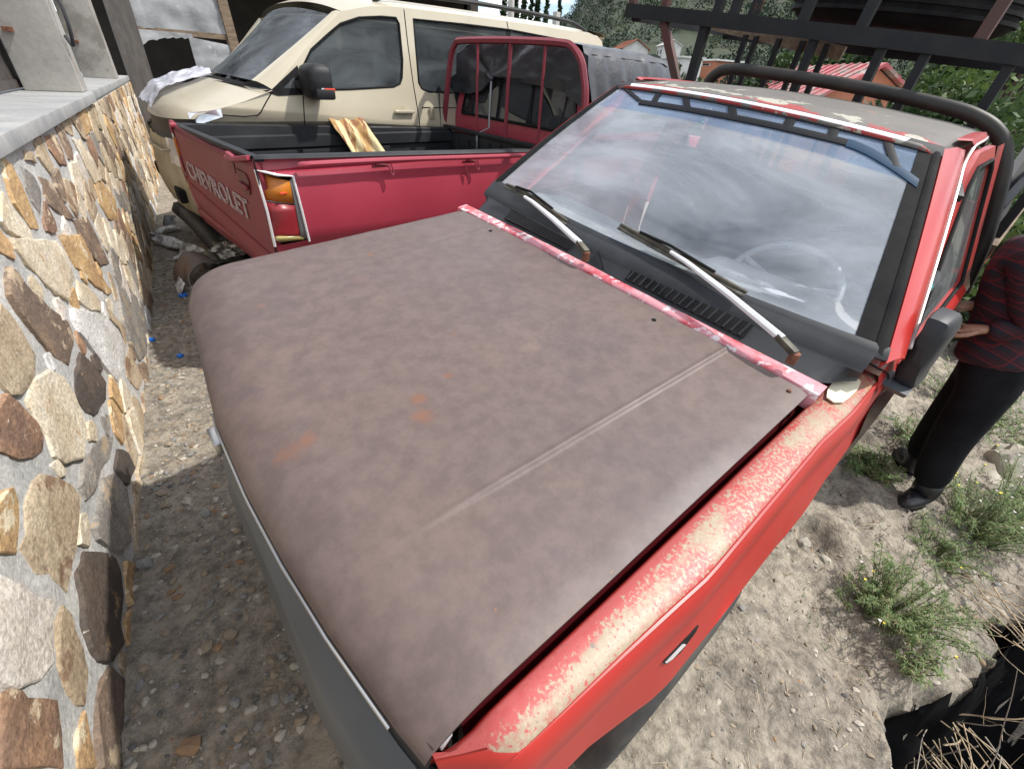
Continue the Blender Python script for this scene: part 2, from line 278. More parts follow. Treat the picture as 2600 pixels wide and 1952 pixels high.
# ------------------------------------------------------------------ ground
GROUND = mat('dirt_and_gravel_ground', (0.325, 0.285, 0.225), 0.95, 0, (0.235, 0.207, 0.168), 1.6, (0.35, 0.65), bump=1.0, bs=75, bdist=0.012, fine=0.75, det=9,
             patches=(((0.36, 0.315, 0.245), 5.0, 0.56, 0.12), ((0.11, 0.10, 0.085), 9.0, 0.62, 0.1), ((0.42, 0.38, 0.31), 75.0, 0.66, 0.05), ((0.44, 0.40, 0.33), 190.0, 0.63, 0.05), ((0.09, 0.08, 0.068), 150.0, 0.66, 0.05), ((0.06, 0.055, 0.05), 60.0, 0.70, 0.05)))
def edge_y(x): return tab(x, [-1.9, -1.55, -1.29, -1.08, -0.82, -0.5, -0.25, -0.12, 0.05, 0.3], [3.2, 1.95, 1.66, 1.62, 1.56, 1.44, 1.38, 1.42, 1.60, 1.9])
def ground_z(x, y, detail=True):
    z = 0.0
    if y > 0.35: z = -0.03 * sst((y - 0.35) / 0.3) - 0.26 * max(0.0, y - 0.6)
    if y > 2.6: z = -0.26 * 2.0
    if x < -2.2 and y > 0.5: z -= 0.05 * min(-x - 2.2, 4) 
    if y < -2.5: z += 0.05 * sst((-2.5 - y) / 2.0)
    e = edge_y(x) + 0.07 * nz(x, y, 1.3, 5) + 0.035 * nz(x, y, 4.1, 16)
    if y > e and -1.9 < x < 2.5 and y < 6:
        z -= 1.15 * sst((y - e) / 0.28)
    if x < -9: z -= 4.5 * sst((-9 - x) / 22)
    if y > 6: z -= 2.5 * sst((y - 6) / 20)
    if detail and -6 < x < 2.4 and -9 < y < 4:
        z += 0.022 * nz(x, y, 0, 2.2) + 0.012 * nz(x, y, 3, 9) + 0.006 * nz(x, y, 7, 26, 2)
        if y > 0.7: z += (0.050 * nz(x, y, 5, 3.2) + 0.05 * abs(nz(x, y, 2, 2.3)) + 0.018 * abs(nz(x, y, 9, 12))) * sst((y - .7) / .2) 
        d = math.hypot((x + 0.78), (y - 0.95))            # the little hollow beside the fender
        z -= 0.10 * math.exp(-(d / 0.085) ** 2) - 0.05 * math.exp(-((math.hypot(x + 0.86, y - 0.99)) / 0.09) ** 2)
    return z
def axis(a, b, step, lo, hi):
    xs = list(np.arange(a, b, step)); s = step; x = a; left = []
    while x > lo: s *= 1.16; x -= s; left.append(x)
    s = step; x = xs[-1]; right = []
    while x < hi: s *= 1.16; x += s; right.append(x)
    return np.array(left[::-1] + xs + right)
xs = axis(-2.6, 1.9, 0.022, -1800, 1500); ys = axis(-4.4, 2.2, 0.022, -1800, 1500)
g = G(); nx, ny = len(xs), len(ys)
g.v = [(float(x), float(y), ground_z(float(x), float(y))) for x in xs for y in ys]
g.f = [(i * ny + j, (i + 1) * ny + j, (i + 1) * ny + j + 1, i * ny + j + 1) for i in range(nx - 1) for j in range(ny - 1)]
obj('ground', g, GROUND, ang=180)['kind'] = 'structure'
# pebbles: uncountable small ones as one object, the larger ones each a thing
ico = bmesh.new(); bmesh.ops.create_icosphere(ico, subdivisions=1, radius=1); ICO_V = np.array([v.co[:] for v in ico.verts]); ICO_F = [tuple(v.index for v in f.verts) for f in ico.faces]; ico.free()
def pebble_v(x, y, r, sink=0.35, flat=0.6):
    a = rng.uniform(0, 6.283); sc = np.array([r * rng.uniform(.8, 1.45), r * rng.uniform(.65, 1.0), r * flat * rng.uniform(.7, 1.1)])
    v = ICO_V * (1 + rng.uniform(-.22, .22, (len(ICO_V), 1))) * sc; c, s = math.cos(a), math.sin(a)
    v = np.stack([v[:, 0] * c - v[:, 1] * s + x, v[:, 0] * s + v[:, 1] * c + y, v[:, 2] + ground_z(x, y) + sc[2] * (0.5 - sink)], 1); return v
PEB = [mat('pebble_' + n, c, 0.85, 0, c2, 30.0, bump=0.3, bs=120, bdist=0.002) for n, c, c2 in (('tan', (0.30, 0.24, 0.17), (0.22, 0.18, 0.13)), ('grey', (0.26, 0.25, 0.23), (0.18, 0.18, 0.17)), ('pale', (0.44, 0.40, 0.33), (0.34, 0.31, 0.26)), ('rusty', (0.29, 0.18, 0.10), (0.21, 0.14, 0.085)), ('dark', (0.12, 0.115, 0.11), (0.09, 0.09, 0.088)))]
gs = [G() for _ in PEB]
def corr_x(y): return 1.50 + 0.1743 * (y + 0.486)      # wall foot
for i in range(5200):
    y = rng.uniform(-3.6, 0.25); x = corr_x(y) - 0.01 - rng.uniform(0, 0.62) ** 1.0
    r = min(0.0021 * rng.pareto(1.5) + 0.0026, 0.015); gs[rng.choice(5, p=[.36, .26, .24, .08, .06])].add(pebble_v(x, y, r), ICO_F)
for i in range(2600):
    x = rng.uniform(-2.4, 0.75); y = rng.uniform(0.6, edge_y(x) + 0.05)
    r = min(0.0020 * rng.pareto(1.7) + 0.0022, 0.012); gs[rng.choice(5, p=[.42, .12, .32, .06, .08])].add(pebble_v(x, y, r), ICO_F)
for k, gg in enumerate(gs): tag(obj('gravel', gg, PEB[k], smooth=False), None, None, None, 'stuff')
cob = [(1.44, -.62, .040, 1), (1.30, -.30, .022, 1), (1.36, -.34, .016, 2), (1.28, -.16, .026, 0), (1.345, -.165, .028, 0), (1.325, -.10, .018, 2), (1.37, -.085, .017, 2), (1.44, .09, .034, 3), (1.35, .16, .018, 1), (1.255, .215, .018, 2), (1.20, .215, .020, 0), (1.26, -.84, .03, 2), (1.22, -.74, .028, 1), (1.38, -.55, .022, 3), (1.15, -1.05, .03, 2), (1.33, -.96, .026, 0), (1.32, .2, .016, 2)]
for x, y, r, k in cob:
    gg = G(); gg.add(pebble_v(x, y, r * 0.8, 0.2), ICO_F); tag(obj('loose_stone', gg, PEB[k], ang=25), 'small rounded stone lying loose in the gravel between stone wall and pickup', 'stone', 'loose stones in the gravel lane')
# ------------------------------------------------------------------ stone wall
WD = Vector((-0.17175, -0.98514, 0)); WIN = Vector((0.98514, -0.17175, 0)); WP = Vector((1.5, -0.486, 0))
def wall_pt(s, z, out=0.0): return WP + WD * s - WIN * out + Vector((0, 0, z))   # out > 0: towards the trucks
MORTAR = mat('grey_mortar', (0.54, 0.53, 0.50), 0.92, 0, (0.40, 0.40, 0.385), 5.0, bump=0.7, bs=45, bdist=0.008, fine=0.35)
def stone_mat(n, a, b, c, th=0.56):
    a, b, c = [tuple(min(.72, (q * .80 + .20 * sum(w) / 3) * 1.38 + .012) for q in w) for w in (a, b, c)]; return mat('fieldstone_' + n, a, 0.75, 0, b, 5.5, (0.38, 0.6), bump=0.9, bs=28, bdist=0.010, fine=0.5, patches=((c, 9.0, th, 0.06), ((0.66, 0.61, 0.50), 30.0, 0.66, 0.05)), stretch=(1.0, 0.9, 1.1))
SM = {'tan': stone_mat('tan', (0.40, 0.31, 0.19), (0.30, 0.215, 0.12), (0.17, 0.095, 0.045)), 'brown': stone_mat('brown', (0.215, 0.135, 0.075), (0.13, 0.085, 0.055), (0.33, 0.24, 0.14)),
      'gold': stone_mat('gold', (0.46, 0.28, 0.09), (0.35, 0.20, 0.07), (0.52, 0.43, 0.27)), 'cream': stone_mat('cream', (0.52, 0.45, 0.33), (0.44, 0.35, 0.22), (0.34, 0.20, 0.08), 0.62),
      'pale': stone_mat('pale', (0.52, 0.47, 0.41), (0.45, 0.39, 0.32), (0.40, 0.31, 0.21), 0.64), 'white': stone_mat('white', (0.50, 0.49, 0.47), (0.42, 0.41, 0.38), (0.34, 0.25, 0.15), 0.66),
      'dark': stone_mat('dark', (0.085, 0.055, 0.035), (0.05, 0.036, 0.027), (0.26, 0.155, 0.06), 0.62), 'grey': stone_mat('grey', (0.24, 0.215, 0.18), (0.16, 0.145, 0.125), (0.30, 0.22, 0.13)), 'rust': stone_mat('rust', (0.28, 0.145, 0.065), (0.17, 0.09, 0.05), (0.46, 0.36, 0.22))}
TRACED = {
'tan':[[(0.4,0.91),(0.42,0.87),(0.42,0.82),(0.41,0.74),(0.33,0.72),(0.25,0.72),(0.19,0.74),(0.15,0.77),(0.13,0.82),(0.24,0.90)],[(1.47,0.22),(1.44,0.05),(1.26,0.08),(1.19,0.2),(1.28,0.24)],[(1.41,0.49),(1.51,0.39),(1.55,0.29),(1.44,0.26),(1.47,0.34),(1.4,0.43)],[(1.35,1.18),(1.47,1.16),(1.44,1.12),(1.33,1.15)]],
'brown':[[(0.58,0.96),(0.6,0.94),(0.62,0.89),(0.71,0.78),(0.82,0.67),(0.79,0.62),(0.61,0.6),(0.54,0.66),(0.49,0.77),(0.47,0.85),(0.47,0.91)],[(1.4,1.07),(1.5,1.04),(1.53,0.96),(1.6,0.86),(1.51,0.88),(1.33,0.98)],[(1.6,0.85),(1.9,0.8),(1.92,0.65),(1.9,0.55),(1.68,0.61),(1.57,0.74)]],
'cream':[[(0.74,1.0),(1.18,0.87),(1.22,0.81),(1.16,0.73),(0.94,0.71),(0.86,0.77),(0.8,0.83),(0.74,0.92),(0.72,0.97)],[(1.19,0.70),(1.33,0.6),(1.37,0.53),(1.29,0.52),(1.17,0.57),(1.05,0.66)],[(0.31,0.71),(0.44,0.67),(0.49,0.61),(0.49,0.54),(0.46,0.46),(0.4,0.43),(0.28,0.43),(0.17,0.49),(0.14,0.55),(0.18,0.6),(0.19,0.66),(0.2,0.7)],[(0.88,1.12),(0.9,1.07),(0.94,0.98),(0.9,0.94),(0.74,1.03),(0.72,1.06)],[(2.4,1.1),(2.63,1.07),(2.73,0.93),(2.74,0.84),(2.48,0.86),(2.44,1.0)]],
'gold':[[(1.26,0.87),(1.55,0.79),(1.61,0.69),(1.58,0.6),(1.68,0.47),(1.56,0.5),(1.42,0.6),(1.27,0.73),(1.26,0.81)],[(-0.14,0.67),(-0.11,0.65),(-0.13,0.62),(-0.18,0.6),(-0.25,0.58),(-0.29,0.63),(-0.22,0.68)],[(1.05,1.19),(1.1,1.17),(1.11,1.1),(1.09,1.05),(1.06,0.96),(0.97,0.98),(0.93,1.07),(0.98,1.15)],[(-0.45,0.2),(-0.5,0.16),(-0.55,0.13),(-0.57,0.2),(-0.51,0.22)],[(2.52,0.87),(2.71,0.83),(2.92,0.68),(2.69,0.59),(2.44,0.66),(2.36,0.77)]],
'white':[[(0.94,0.67),(1.12,0.58),(1.3,0.47),(1.42,0.36),(1.37,0.27),(1.21,0.26),(1.03,0.28),(0.97,0.37),(0.91,0.51),(0.86,0.6),(0.88,0.65)]],
'dark':[[(0.76,0.56),(0.83,0.46),(0.84,0.38),(0.74,0.36),(0.57,0.4),(0.52,0.45),(0.52,0.51),(0.56,0.54)],[(0.59,0.21),(0.66,0.13),(0.62,0.07),(0.5,0.09),(0.45,0.15),(0.47,0.21)],[(-0.04,0.31),(0.04,0.22),(0.08,0.13),(0.06,0.09),(-0.02,0.06),(-0.12,0.06),(-0.18,0.04),(-0.27,0.11),(-0.3,0.17),(-0.29,0.22),(-0.25,0.27),(-0.18,0.3),(-0.13,0.33)]],
'rust':[[(0.12,0.77),(0.15,0.74),(0.15,0.70),(0.16,0.65),(0.15,0.61),(0.11,0.6),(0.05,0.62),(-0.0,0.66),(-0.04,0.72),(0.02,0.78)],[(-0.54,0.5),(-0.51,0.46),(-0.51,0.42),(-0.48,0.32),(-0.53,0.29),(-0.59,0.26),(-0.65,0.45)],[(1.8,1.18),(2.01,1.17),(2.04,1.1),(1.97,1.03),(1.84,1.06),(1.77,1.13)]],
'grey':[[(1.81,0.43),(2.13,0.3),(2.32,0.12),(2.1,0.04),(1.83,0.02),(1.55,0.11),(1.52,0.23),(1.58,0.34)],[(0.31,0.4),(0.42,0.36),(0.55,0.31),(0.6,0.25),(0.48,0.26),(0.36,0.3),(0.23,0.31),(0.15,0.36),(0.16,0.40)],[(0.33,0.28),(0.44,0.2),(0.46,0.1),(0.35,0.05),(0.22,0.06),(0.14,0.11),(0.09,0.18),(0.06,0.26),(0.08,0.29),(0.16,0.28)],[(3.09,0.71),(3.49,0.61),(3.57,0.47),(3.29,0.49),(3.08,0.6)]],
'pale':[[(-0.33,0.59),(-0.31,0.53),(-0.3,0.47),(-0.27,0.41),(-0.34,0.39),(-0.41,0.37),(-0.46,0.4),(-0.51,0.47),(-0.53,0.55),(-0.45,0.6)]]}
TRACED['brown'] += [[(-0.29,0.1),(-0.28,0.02),(-0.33,-0.03),(-0.41,-0.03),(-0.5,-0.03),(-0.54,0.1),(-0.47,0.14),(-0.4,0.16),(-0.34,0.14)]]
TRACED['tan'] += [[(0.03,0.57),(0.08,0.51),(0.11,0.45),(0.1,0.4),(0.01,0.38),(-0.07,0.37),(-0.2,0.36),(-0.21,0.42),(-0.24,0.49),(-0.22,0.56),(-0.17,0.55),(-0.11,0.58),(-0.04,0.59)],[(-0.26,0.37),(-0.26,0.33),(-0.29,0.3),(-0.31,0.25),(-0.35,0.21),(-0.43,0.21),(-0.44,0.24),(-0.43,0.3),(-0.4,0.34),(-0.31,0.37)]]
wall = thing('stone_wall', 'long fieldstone wall with grey mortar and concrete coping along the left of the lane', 'wall')
def wgrid(u, v):
    s = lerp(-2.4, 8.45, u); z = lerp(-0.35, 1.205, v); return wall_pt(s, z, 0.006 * nz(s, z, 0, 7) + 0.004 * nz(s, z, 4, 30, 2))
gm = G().grid(wgrid, 360, 60); gm.loft([[wall_pt(8.45, 1.205, 0), wall_pt(-2.4, 1.205, 0)], [wall_pt(8.45, 1.205, -.4), wall_pt(-2.4, 1.205, -.4)]])
gm.loft([[wall_pt(8.45, -.35, 0), wall_pt(8.45, 1.205, 0)], [wall_pt(8.45, -.35, -.4), wall_pt(8.45, 1.205, -.4)]])
obj('mortar', gm, MORTAR, wall, ang=180)
def stone_obj(poly, mt, proud):
    P = [Vector((a, b)) for a, b in poly]
    if sum(P[i].x * P[(i + 1) % len(P)].y - P[(i + 1) % len(P)].x * P[i].y for i in range(len(P))) < 0: P.reverse()
    R_ = []
    for i in range(len(P)):                 # broken, uneven outline
        a, b = P[i], P[(i + 1) % len(P)]; n_ = max(1, int((b - a).length / 0.045)); d = b - a; nr = Vector((d.y, -d.x)).normalized() if d.length else Vector((0, 0))
        for k in range(n_):
            q = a + d * k / n_; R_.append(q + nr * 0.010 * nz(q.x * 3, q.y * 3, 2.2, 14, 2))
    c = sum(R_, Vector((0, 0))) / len(R_); n = len(R_); gg = G(); tilt = Vector((random.uniform(-.14, .14), random.uniform(-.14, .14)))
    def pt(q, out): return wall_pt(q.x, q.y, out)
    def hgt(q, o): return o * (1 + 0.5 * nz(q.x, q.y, proud * 99, 9, 3)) + 0.004 * nz(q.x, q.y, proud * 50, 16, 3) + (q - c).dot(tilt) * 0.25
    rings = [(1.0, None), (0.99, 0.72), (0.95, 0.98), (0.62, 1.0), (0.28, 1.0)]; v = []
    for sc, h in rings:
        for q in R_:
            w = c + (q - c) * sc; v.append(pt(w, -0.02 if h is None else max(0.004, hgt(w, proud * h))))
    v.append(pt(c, hgt(c, proud * 1.05))); f = []
    for k in range(len(rings) - 1):
        for i in range(n): f.append((k * n + i, (k + 1) * n + i, (k + 1) * n + (i + 1) % n, k * n + (i + 1) % n))
    k = len(rings) - 1
    for i in range(n): f.append((k * n + i, len(v) - 1, k * n + (i + 1) % n))
    gg.add(v, [q[::-1] for q in f]); obj('stone', gg, mt, wall, ang=24)
def inside(p, poly):
    c = False; j = len(poly) - 1
    for i in range(len(poly)):
        if (poly[i][1] > p[1]) != (poly[j][1] > p[1]) and p[0] < (poly[j][0] - poly[i][0]) * (p[1] - poly[i][1]) / (poly[j][1] - poly[i][1]) + poly[i][0]: c = not c
        j = i
    return c
dummy = []; alltr = []
for k, L_ in TRACED.items():
    for pl in L_:
        c = np.mean(pl, 0); pl = [tuple(c + (np.array(q) - c) * 1.05) for q in pl]
        stone_obj(pl, SM[k], random.uniform(0.006, 0.012)); alltr.append(pl); c = np.mean(pl, 0)
        dummy += [tuple(lerp(np.array(q), c, 0.08)) for q in pl] + [tuple((np.array(pl[i]) + np.array(pl[(i + 1) % len(pl)])) / 2 * .88 + c * .12) for i in range(len(pl))] + [tuple(c)]
seeds = []
tries = 0
while tries < 14000 and len(seeds) < 330:
    tries += 1; s = rng.uniform(-2.2, 8.4) if tries % 3 else rng.uniform(-.8, 4); z = rng.uniform(-0.05, 1.17); rad = 0.135 if s > 0.5 else 0.12
    if any(inside((s, z), pl) for pl in alltr): continue
    if any((((s - a) * .8 + (z - b) * .45) / 1.45) ** 2 + (((z - b) * .85 - (s - a) * .4) * 1.45) ** 2 < rad ** 2 for a, b in seeds): continue
    if any((s - a) ** 2 + (z - b) ** 2 < 0.038 ** 2 for a, b in dummy): continue
    seeds.append((s, z))
allp = np.array(seeds + dummy)
names = list(SM); pw = [.27, .09, .17, .23, .06, .05, .03, .06, .04]
for i, (s, z) in enumerate(seeds):
    cell = [(s - .3, max(z - .24, -.06)), (s + .3, max(z - .24, -.06)), (s + .3, min(z + .24, 1.19)), (s - .3, min(z + .24, 1.19))]
    dd = np.hypot((allp[:, 0] - s) , (allp[:, 1] - z)); 
    for j in np.argsort(dd)[1:26]:
        q = allp[j]; isd = j >= len(seeds); w = 0.5 if not isd else 0.62
        e0, e1_ = (q[0] - s) * .88 + (q[1] - z) * .47, (q[1] - z) * .88 - (q[0] - s) * .47; e1_ *= 2.4; nrm = np.array([e0 * .88 - e1_ * .47, e0 * .47 + e1_ * .88]); mid = np.array([s + (q[0] - s) * w, z + (q[1] - z) * w]); gap = 0.002
        off = nrm @ mid - gap * np.linalg.norm(nrm); out = []
        for a in range(len(cell)):
            p, r = np.array(cell[a]), np.array(cell[(a + 1) % len(cell)]); da, db = nrm @ p - off, nrm @ r - off
            if da <= 0: out.append(tuple(p))
            if da * db < 0: t = da / (da - db); out.append(tuple(p + (r - p) * t))
        cell = out
        if len(cell) < 3: break
    if len(cell) < 3: continue
    ar = abs(sum(cell[a][0] * cell[(a + 1) % len(cell)][1] - cell[(a + 1) % len(cell)][0] * cell[a][1] for a in range(len(cell)))) / 2
    if ar < 0.0022: continue
    cc_ = np.mean(cell, 0); cell = [tuple(cc_ + (np.array(q) - cc_) * 0.97) for q in cell]
    # round the corners once
    rc = []
    for a in range(len(cell)):
        p, q = np.array(cell[a]), np.array(cell[(a + 1) % len(cell)]); rc += [tuple(p * .90 + q * .10), tuple(p * .10 + q * .90)]
    stone_obj(rc, SM[rng.choice(names, p=pw)], random.uniform(0.004, 0.012))
COPE = mat('concrete_coping', (0.36, 0.36, 0.35), 0.85, 0, (0.27, 0.275, 0.28), 3.0, bump=0.3, bs=60, bdist=0.004, fine=0.25, patches=(((0.18, 0.19, 0.20), 8.0, 0.62, 0.1),), stretch=(1, 1.5, 0.6))
for s0, s1, o in ((-2.4, 3.79, 0.035), (3.81, 8.5, 0.012)):
    gg = G().box((0, 0, 0), (s1 - s0, 0.55, 0.058)); M_ = Matrix.Translation(wall_pt((s0 + s1) / 2, 1.236, o - 0.275)) @ Matrix(((WD.x, -WIN.x, 0, 0), (WD.y, -WIN.y, 0, 0), (0, 0, 1, 0), (0, 0, 0, 1)))
    gg.v = [tuple(M_ @ Vector(v)) for v in gg.v]; obj('coping', gg, COPE, wall, bevel=0.006)
PLASTER = mat('stained_grey_plaster', (0.44, 0.42, 0.38), 0.9, 0, (0.35, 0.335, 0.31), 2.2, bump=0.25, bs=40, bdist=0.006, fine=0.15, patches=(((0.25, 0.19, 0.13), 3.5, 0.57, 0.12), ((0.24, 0.225, 0.20), 2.2, 0.50, 0.15), ((0.18, 0.08, 0.03), 5.0, 0.69, 0.06)))
def wbox(g_, s0, s1, o0, o1, z0, z1):   # o: outward from wall face (negative = behind it)
    v = [wall_pt(s, z, o) for z in (z0, z1) for o in (o0, o1) for s in (s0, s1)]
    return g_.add(v, [(0, 2, 3, 1), (4, 5, 7, 6), (0, 1, 5, 4), (2, 6, 7, 3), (1, 3, 7, 5), (0, 4, 6, 2)])
for s0, s1, lab in ((3.70, 3.98, 'nearer grey plaster pillar standing on the wall coping, with a wire loop on its edge'), (6.90, 7.18, 'farther grey plaster pillar standing on the wall coping beside the dark corner')):
    t = thing('plaster_pillar', lab, 'pillar', group='plaster pillars on the stone wall')
    obj('shaft', wbox(G(), s0, s1, -0.34, -0.015, 1.266, 3.4), PLASTER, t, bevel=0.012)
    obj('bracket', wbox(G(), s0 - 0.06, s0 - 0.002, -0.30, -0.25, 1.60, 1.625), RUSTY, t, smooth=False)
    obj('bracket', wbox(G(), s0 - 0.06, s0 - 0.002, -0.30, -0.25, 1.99, 2.015), RUSTY, t, smooth=False)
    if s0 < 4:
        wire = [wall_pt(s0 + .10, 1.60, 0.0), wall_pt(s0 + .02, 1.55, 0.03), wall_pt(s0 - .02, 1.66, 0.055), wall_pt(s0 + .02, 1.80, 0.05), wall_pt(s0 + .10, 1.86, 0.0)]
        obj('wire_loop', G().tube(smoothpath(wire), 0.012, 6), DARKIN, t)
GATEM = mat('dark_brown_gate_metal', (0.045, 0.040, 0.040), 0.55, 0, (0.07, 0.055, 0.05), 6.0)
for s0, s1, lab in ((0.6, 3.90, 'dark slatted metal gate behind the wall ledge, left of the nearer plaster pillar'), (3.92, 6.88, 'dark slatted metal gate panel between the two plaster pillars')):
    t = thing('metal_gate', lab, 'gate', group='dark gates behind the wall ledge'); obj('frame_rail', wbox(G(), s0, s1, -0.40, -0.36, 1.28, 1.33), GATEM, t); obj('frame_rail', wbox(G(), s0, s1, -0.40, -0.36, 3.2, 3.25), GATEM, t)
    k = int((s1 - s0) / 0.15)
    for i in range(k):
        a = s0 + (s1 - s0) * i / k; obj('slat', wbox(G(), a + .006, a + (s1 - s0) / k - .006, -0.395, -0.375, 1.33, 3.2), GATEM, t, smooth=False)
cab = [wall_pt(2.5, 2.0, -.39), wall_pt(2.75, 1.74, -.30), wall_pt(2.95, 1.62, -.26), wall_pt(3.1, 1.66, -.28), wall_pt(3.05, 1.8, -.33), wall_pt(2.9, 1.95, -.39)]
tag(obj('white_cable', G().tube(smoothpath(cab), 0.011, 6), WHITEM), 'white cable looping in front of the dark gate at the top left', 'cable')
# ------------------------------------------------------------------ building end with plastic-sheeted window
FAC = mat('brown_board_wall', (0.105, 0.095, 0.085), 0.85, 0, (0.075, 0.066, 0.06), 5.0, stretch=(6, 6, 1)); DARKROOM = mat('dark_room_wall', (0.030, 0.026, 0.022), 0.9, 0, (0.045, 0.038, 0.03), 3.0)
PLAST = mat('grey_translucent_plastic_sheet', (0.42, 0.43, 0.44), 0.35, 0, (0.30, 0.31, 0.32), 2.0, (0.4, 0.65), bump=0.5, bs=9, bdist=0.02, transl=0.25, patches=(((0.60, 0.61, 0.62), 5.0, 0.62, 0.08),))
WRAP = mat('white_plastic_wrap', (0.70, 0.71, 0.77), 0.25, 0, (0.55, 0.57, 0.66), 6.0, transl=0.25, bump=0.4, bs=25, bdist=0.01)
b = thing('workshop_building', 'dim workshop building at the end of the wall with plastic sheeting over its window', 'building')
YF = -9.0
obj('back_wall', G().box((-3.1, -13.0, 1.6), (6.8, 0.2, 4.2)), DARKROOM, b, smooth=False); obj('roof', G().box((-3.1, -10.9, 3.75), (7.0, 4.6, 0.12)), DARKROOM, b, smooth=False)
obj('end_wall', G().box((-6.4, -10.9, 1.6), (0.2, 4.2, 4.2)), DARKROOM, b, smooth=False)
obj('floor', G().box((-3.1, -10.9, 0.06), (6.6, 4.2, 0.12)), DARKROOM, b, smooth=False)
obj('header_beam', G().box((-3.6, YF, 3.05), (5.8, 0.22, 0.5)), OLDWOOD, b, smooth=False)
for px, w, lean in ((-0.12, 0.30, 0.05), (-1.60, 0.14, -0.10), (-3.35, 0.12, 0.0), (-6.4, 0.2, 0.0)):
    obj('post', G().bar((px - lean, YF + 0.02, 3.0), (px + lean * .2, YF + 0.02, 0.0), 0.12, w, (1, 0, 0)), FAC if px > -.5 else OLDWOOD, b, smooth=False)
obj('sill_board', G().box((-0.86, YF, 0.60), (1.36, 0.1, 1.2)), FAC, b, smooth=False)
obj('cross_rail', G().box((-0.86, YF + 0.02, 1.84), (1.36, 0.06, 0.07)), OLDWOOD, b, smooth=False)
def pl1(u, v): x = lerp(-0.26, -1.55, u); z = lerp(1.86, 3.0, v); return (x, YF + 0.05 + 0.035 * nz(x, z, 0, 3), z)
obj('plastic_sheet', G().grid(pl1, 24, 20), PLAST, b)
def pl2(u, v): x = lerp(-0.92, -1.54, u); z = lerp(1.26, 1.80 - .07 * u, v); return (x, YF + 0.06 + 0.03 * nz(x, z, 2, 5), z)
obj('plastic_sheet', G().grid(pl2, 14, 12), PLAST, b)
def pl3(u, v): x = lerp(-0.26, -0.98, u); z = lerp(1.80 - .16 * abs(nz(x, 0, 3, 4)) - .12 * (1 - u) ** 2, 1.84, v); return (x, YF + 0.06 + 0.02 * nz(x, z, 2, 5), z)
obj('plastic_sheet', G().grid(pl3, 20, 8), PLAST, b)
# ------------------------------------------------------------------ foreground red pickup (x forward, y to its left, z up)
T1 = thing('pickup_truck', 'old red pickup in the foreground with a rust-brown bare hood and dusty windshield', 'pickup truck', (0, 0, 0), (-0.0935, 0.0231, 0))
FX = [-.727, -.66, -.588, -.344, -.072, .139, .307, .454, .563, .62, .66]; FXX = [.975, .995, 1.017, 1.051, 1.088, 1.097, 1.095, 1.087, 1.076, 1.070, 1.062]
def hood_x1(y): return tab(y, FX, FXX)
def hood_yl(x): return 0.689 - 0.026 * x
def hood_yr(x): return -0.700 - 0.022 * x
def hood_z0(x, y): return 1.016 - 0.050 * x + 0.008 * (1 - (y / .69) ** 2)
def hood(u, v):
    # u rear->front, v right->left
    yy = lerp(hood_yr(u), hood_yl(u), v); x1 = hood_x1(max(-.727, min(.66, yy))); x0 = 0.018 + 0.006 * math.sin(v * 3.1)
    # finer spacing towards the rolled front lip
    x = lerp(x0, x1, u); y = lerp(hood_yr(x), hood_yl(x), v); z = hood_z0(x, y)
    yc = lerp(.478, .415, (x / 1.0) if x > 0 else 0); 
    fade = 1 - sst((x - .70) / .30)
    for sgn in (1, -1):
        d = sgn * y - yc
        z += (fade if sgn > 0 else fade * .5) * (0.0038 * math.exp(-(d / .006) ** 2) - 0.004 * sst((d + .008) / .02) )
    fu = (x - (x1 - .13)) / .13
    if fu > 0: fu = min(fu, 1); z -= 0.062 * (1 - math.sqrt(max(0, 1 - (fu * .985) ** 2)))
    ed = (y - (hood_yl(x) - .03)) / .03
    if ed > 0: z -= 0.006 * ed * ed
    ed = ((hood_yr(x) + .06) - y) / .06
    if ed > 0: z -= 0.012 * ed * ed
    z += 0.0012 * nz(x, y, 0, 6)
    return (x, y, z)
def uwarp(u): return u if u < .8 else 1 - (1 - u) * (1.0 - 0.0)
us = list(np.linspace(0, .86, 70)) + list(np.linspace(.865, 1, 30)); vs2 = sorted(list(np.linspace(0, 1, 60)) + list(np.linspace(.81, .87, 40)) + list(np.linspace(.145, .185, 14)))
g = G(); nu, nv = len(us), len(vs2)
g.v = [hood(u, v) for u in us for v in vs2]; g.f = [(i * nv + j, (i + 1) * nv + j, (i + 1) * nv + j + 1, i * nv + j + 1) for i in range(nu - 1) for j in range(nv - 1)]
# turned-down flange round the edge
ring = [(0, j) for j in range(nv)] + [(i, nv - 1) for i in range(1, nu)] + [(nu - 1, j) for j in range(nv - 2, -1, -1)] + [(i, 0) for i in range(nu - 2, 0, -1)]
vv = [Vector(g.v[i * nv + j]) for i, j in ring]; c0 = Vector((.5, 0, 0))
low = [v + Vector((0, 0, -.022)) + Vector(((c0.x - v.x) * .004, -v.y * .004, 0)) for v in vv]; n = len(vv)
g.add(vv + low, [(i, (i + 1) % n, n + (i + 1) % n, n + i) for i in range(n)])
HOOD = obj('hood', g, RUST, T1, ang=50)
for hx, hy in ((0.063, -0.44), (0.075, 0.285)):
    obj('washer_jet_hole', G().tube([(hx, hy, hood(.05, .5)[2] - .012), (hx, hy, hood_z0(hx, hy) + .0025)], 0.0065, 10), RUBBER, HOOD)
obj('edge_hole', G().tube([(0.055, 0.655, hood_z0(.055, .655) - .012), (0.055, 0.655, hood_z0(.055, .655) + .0005)], [0.007, 0.005], 10), RUSTY, HOOD)
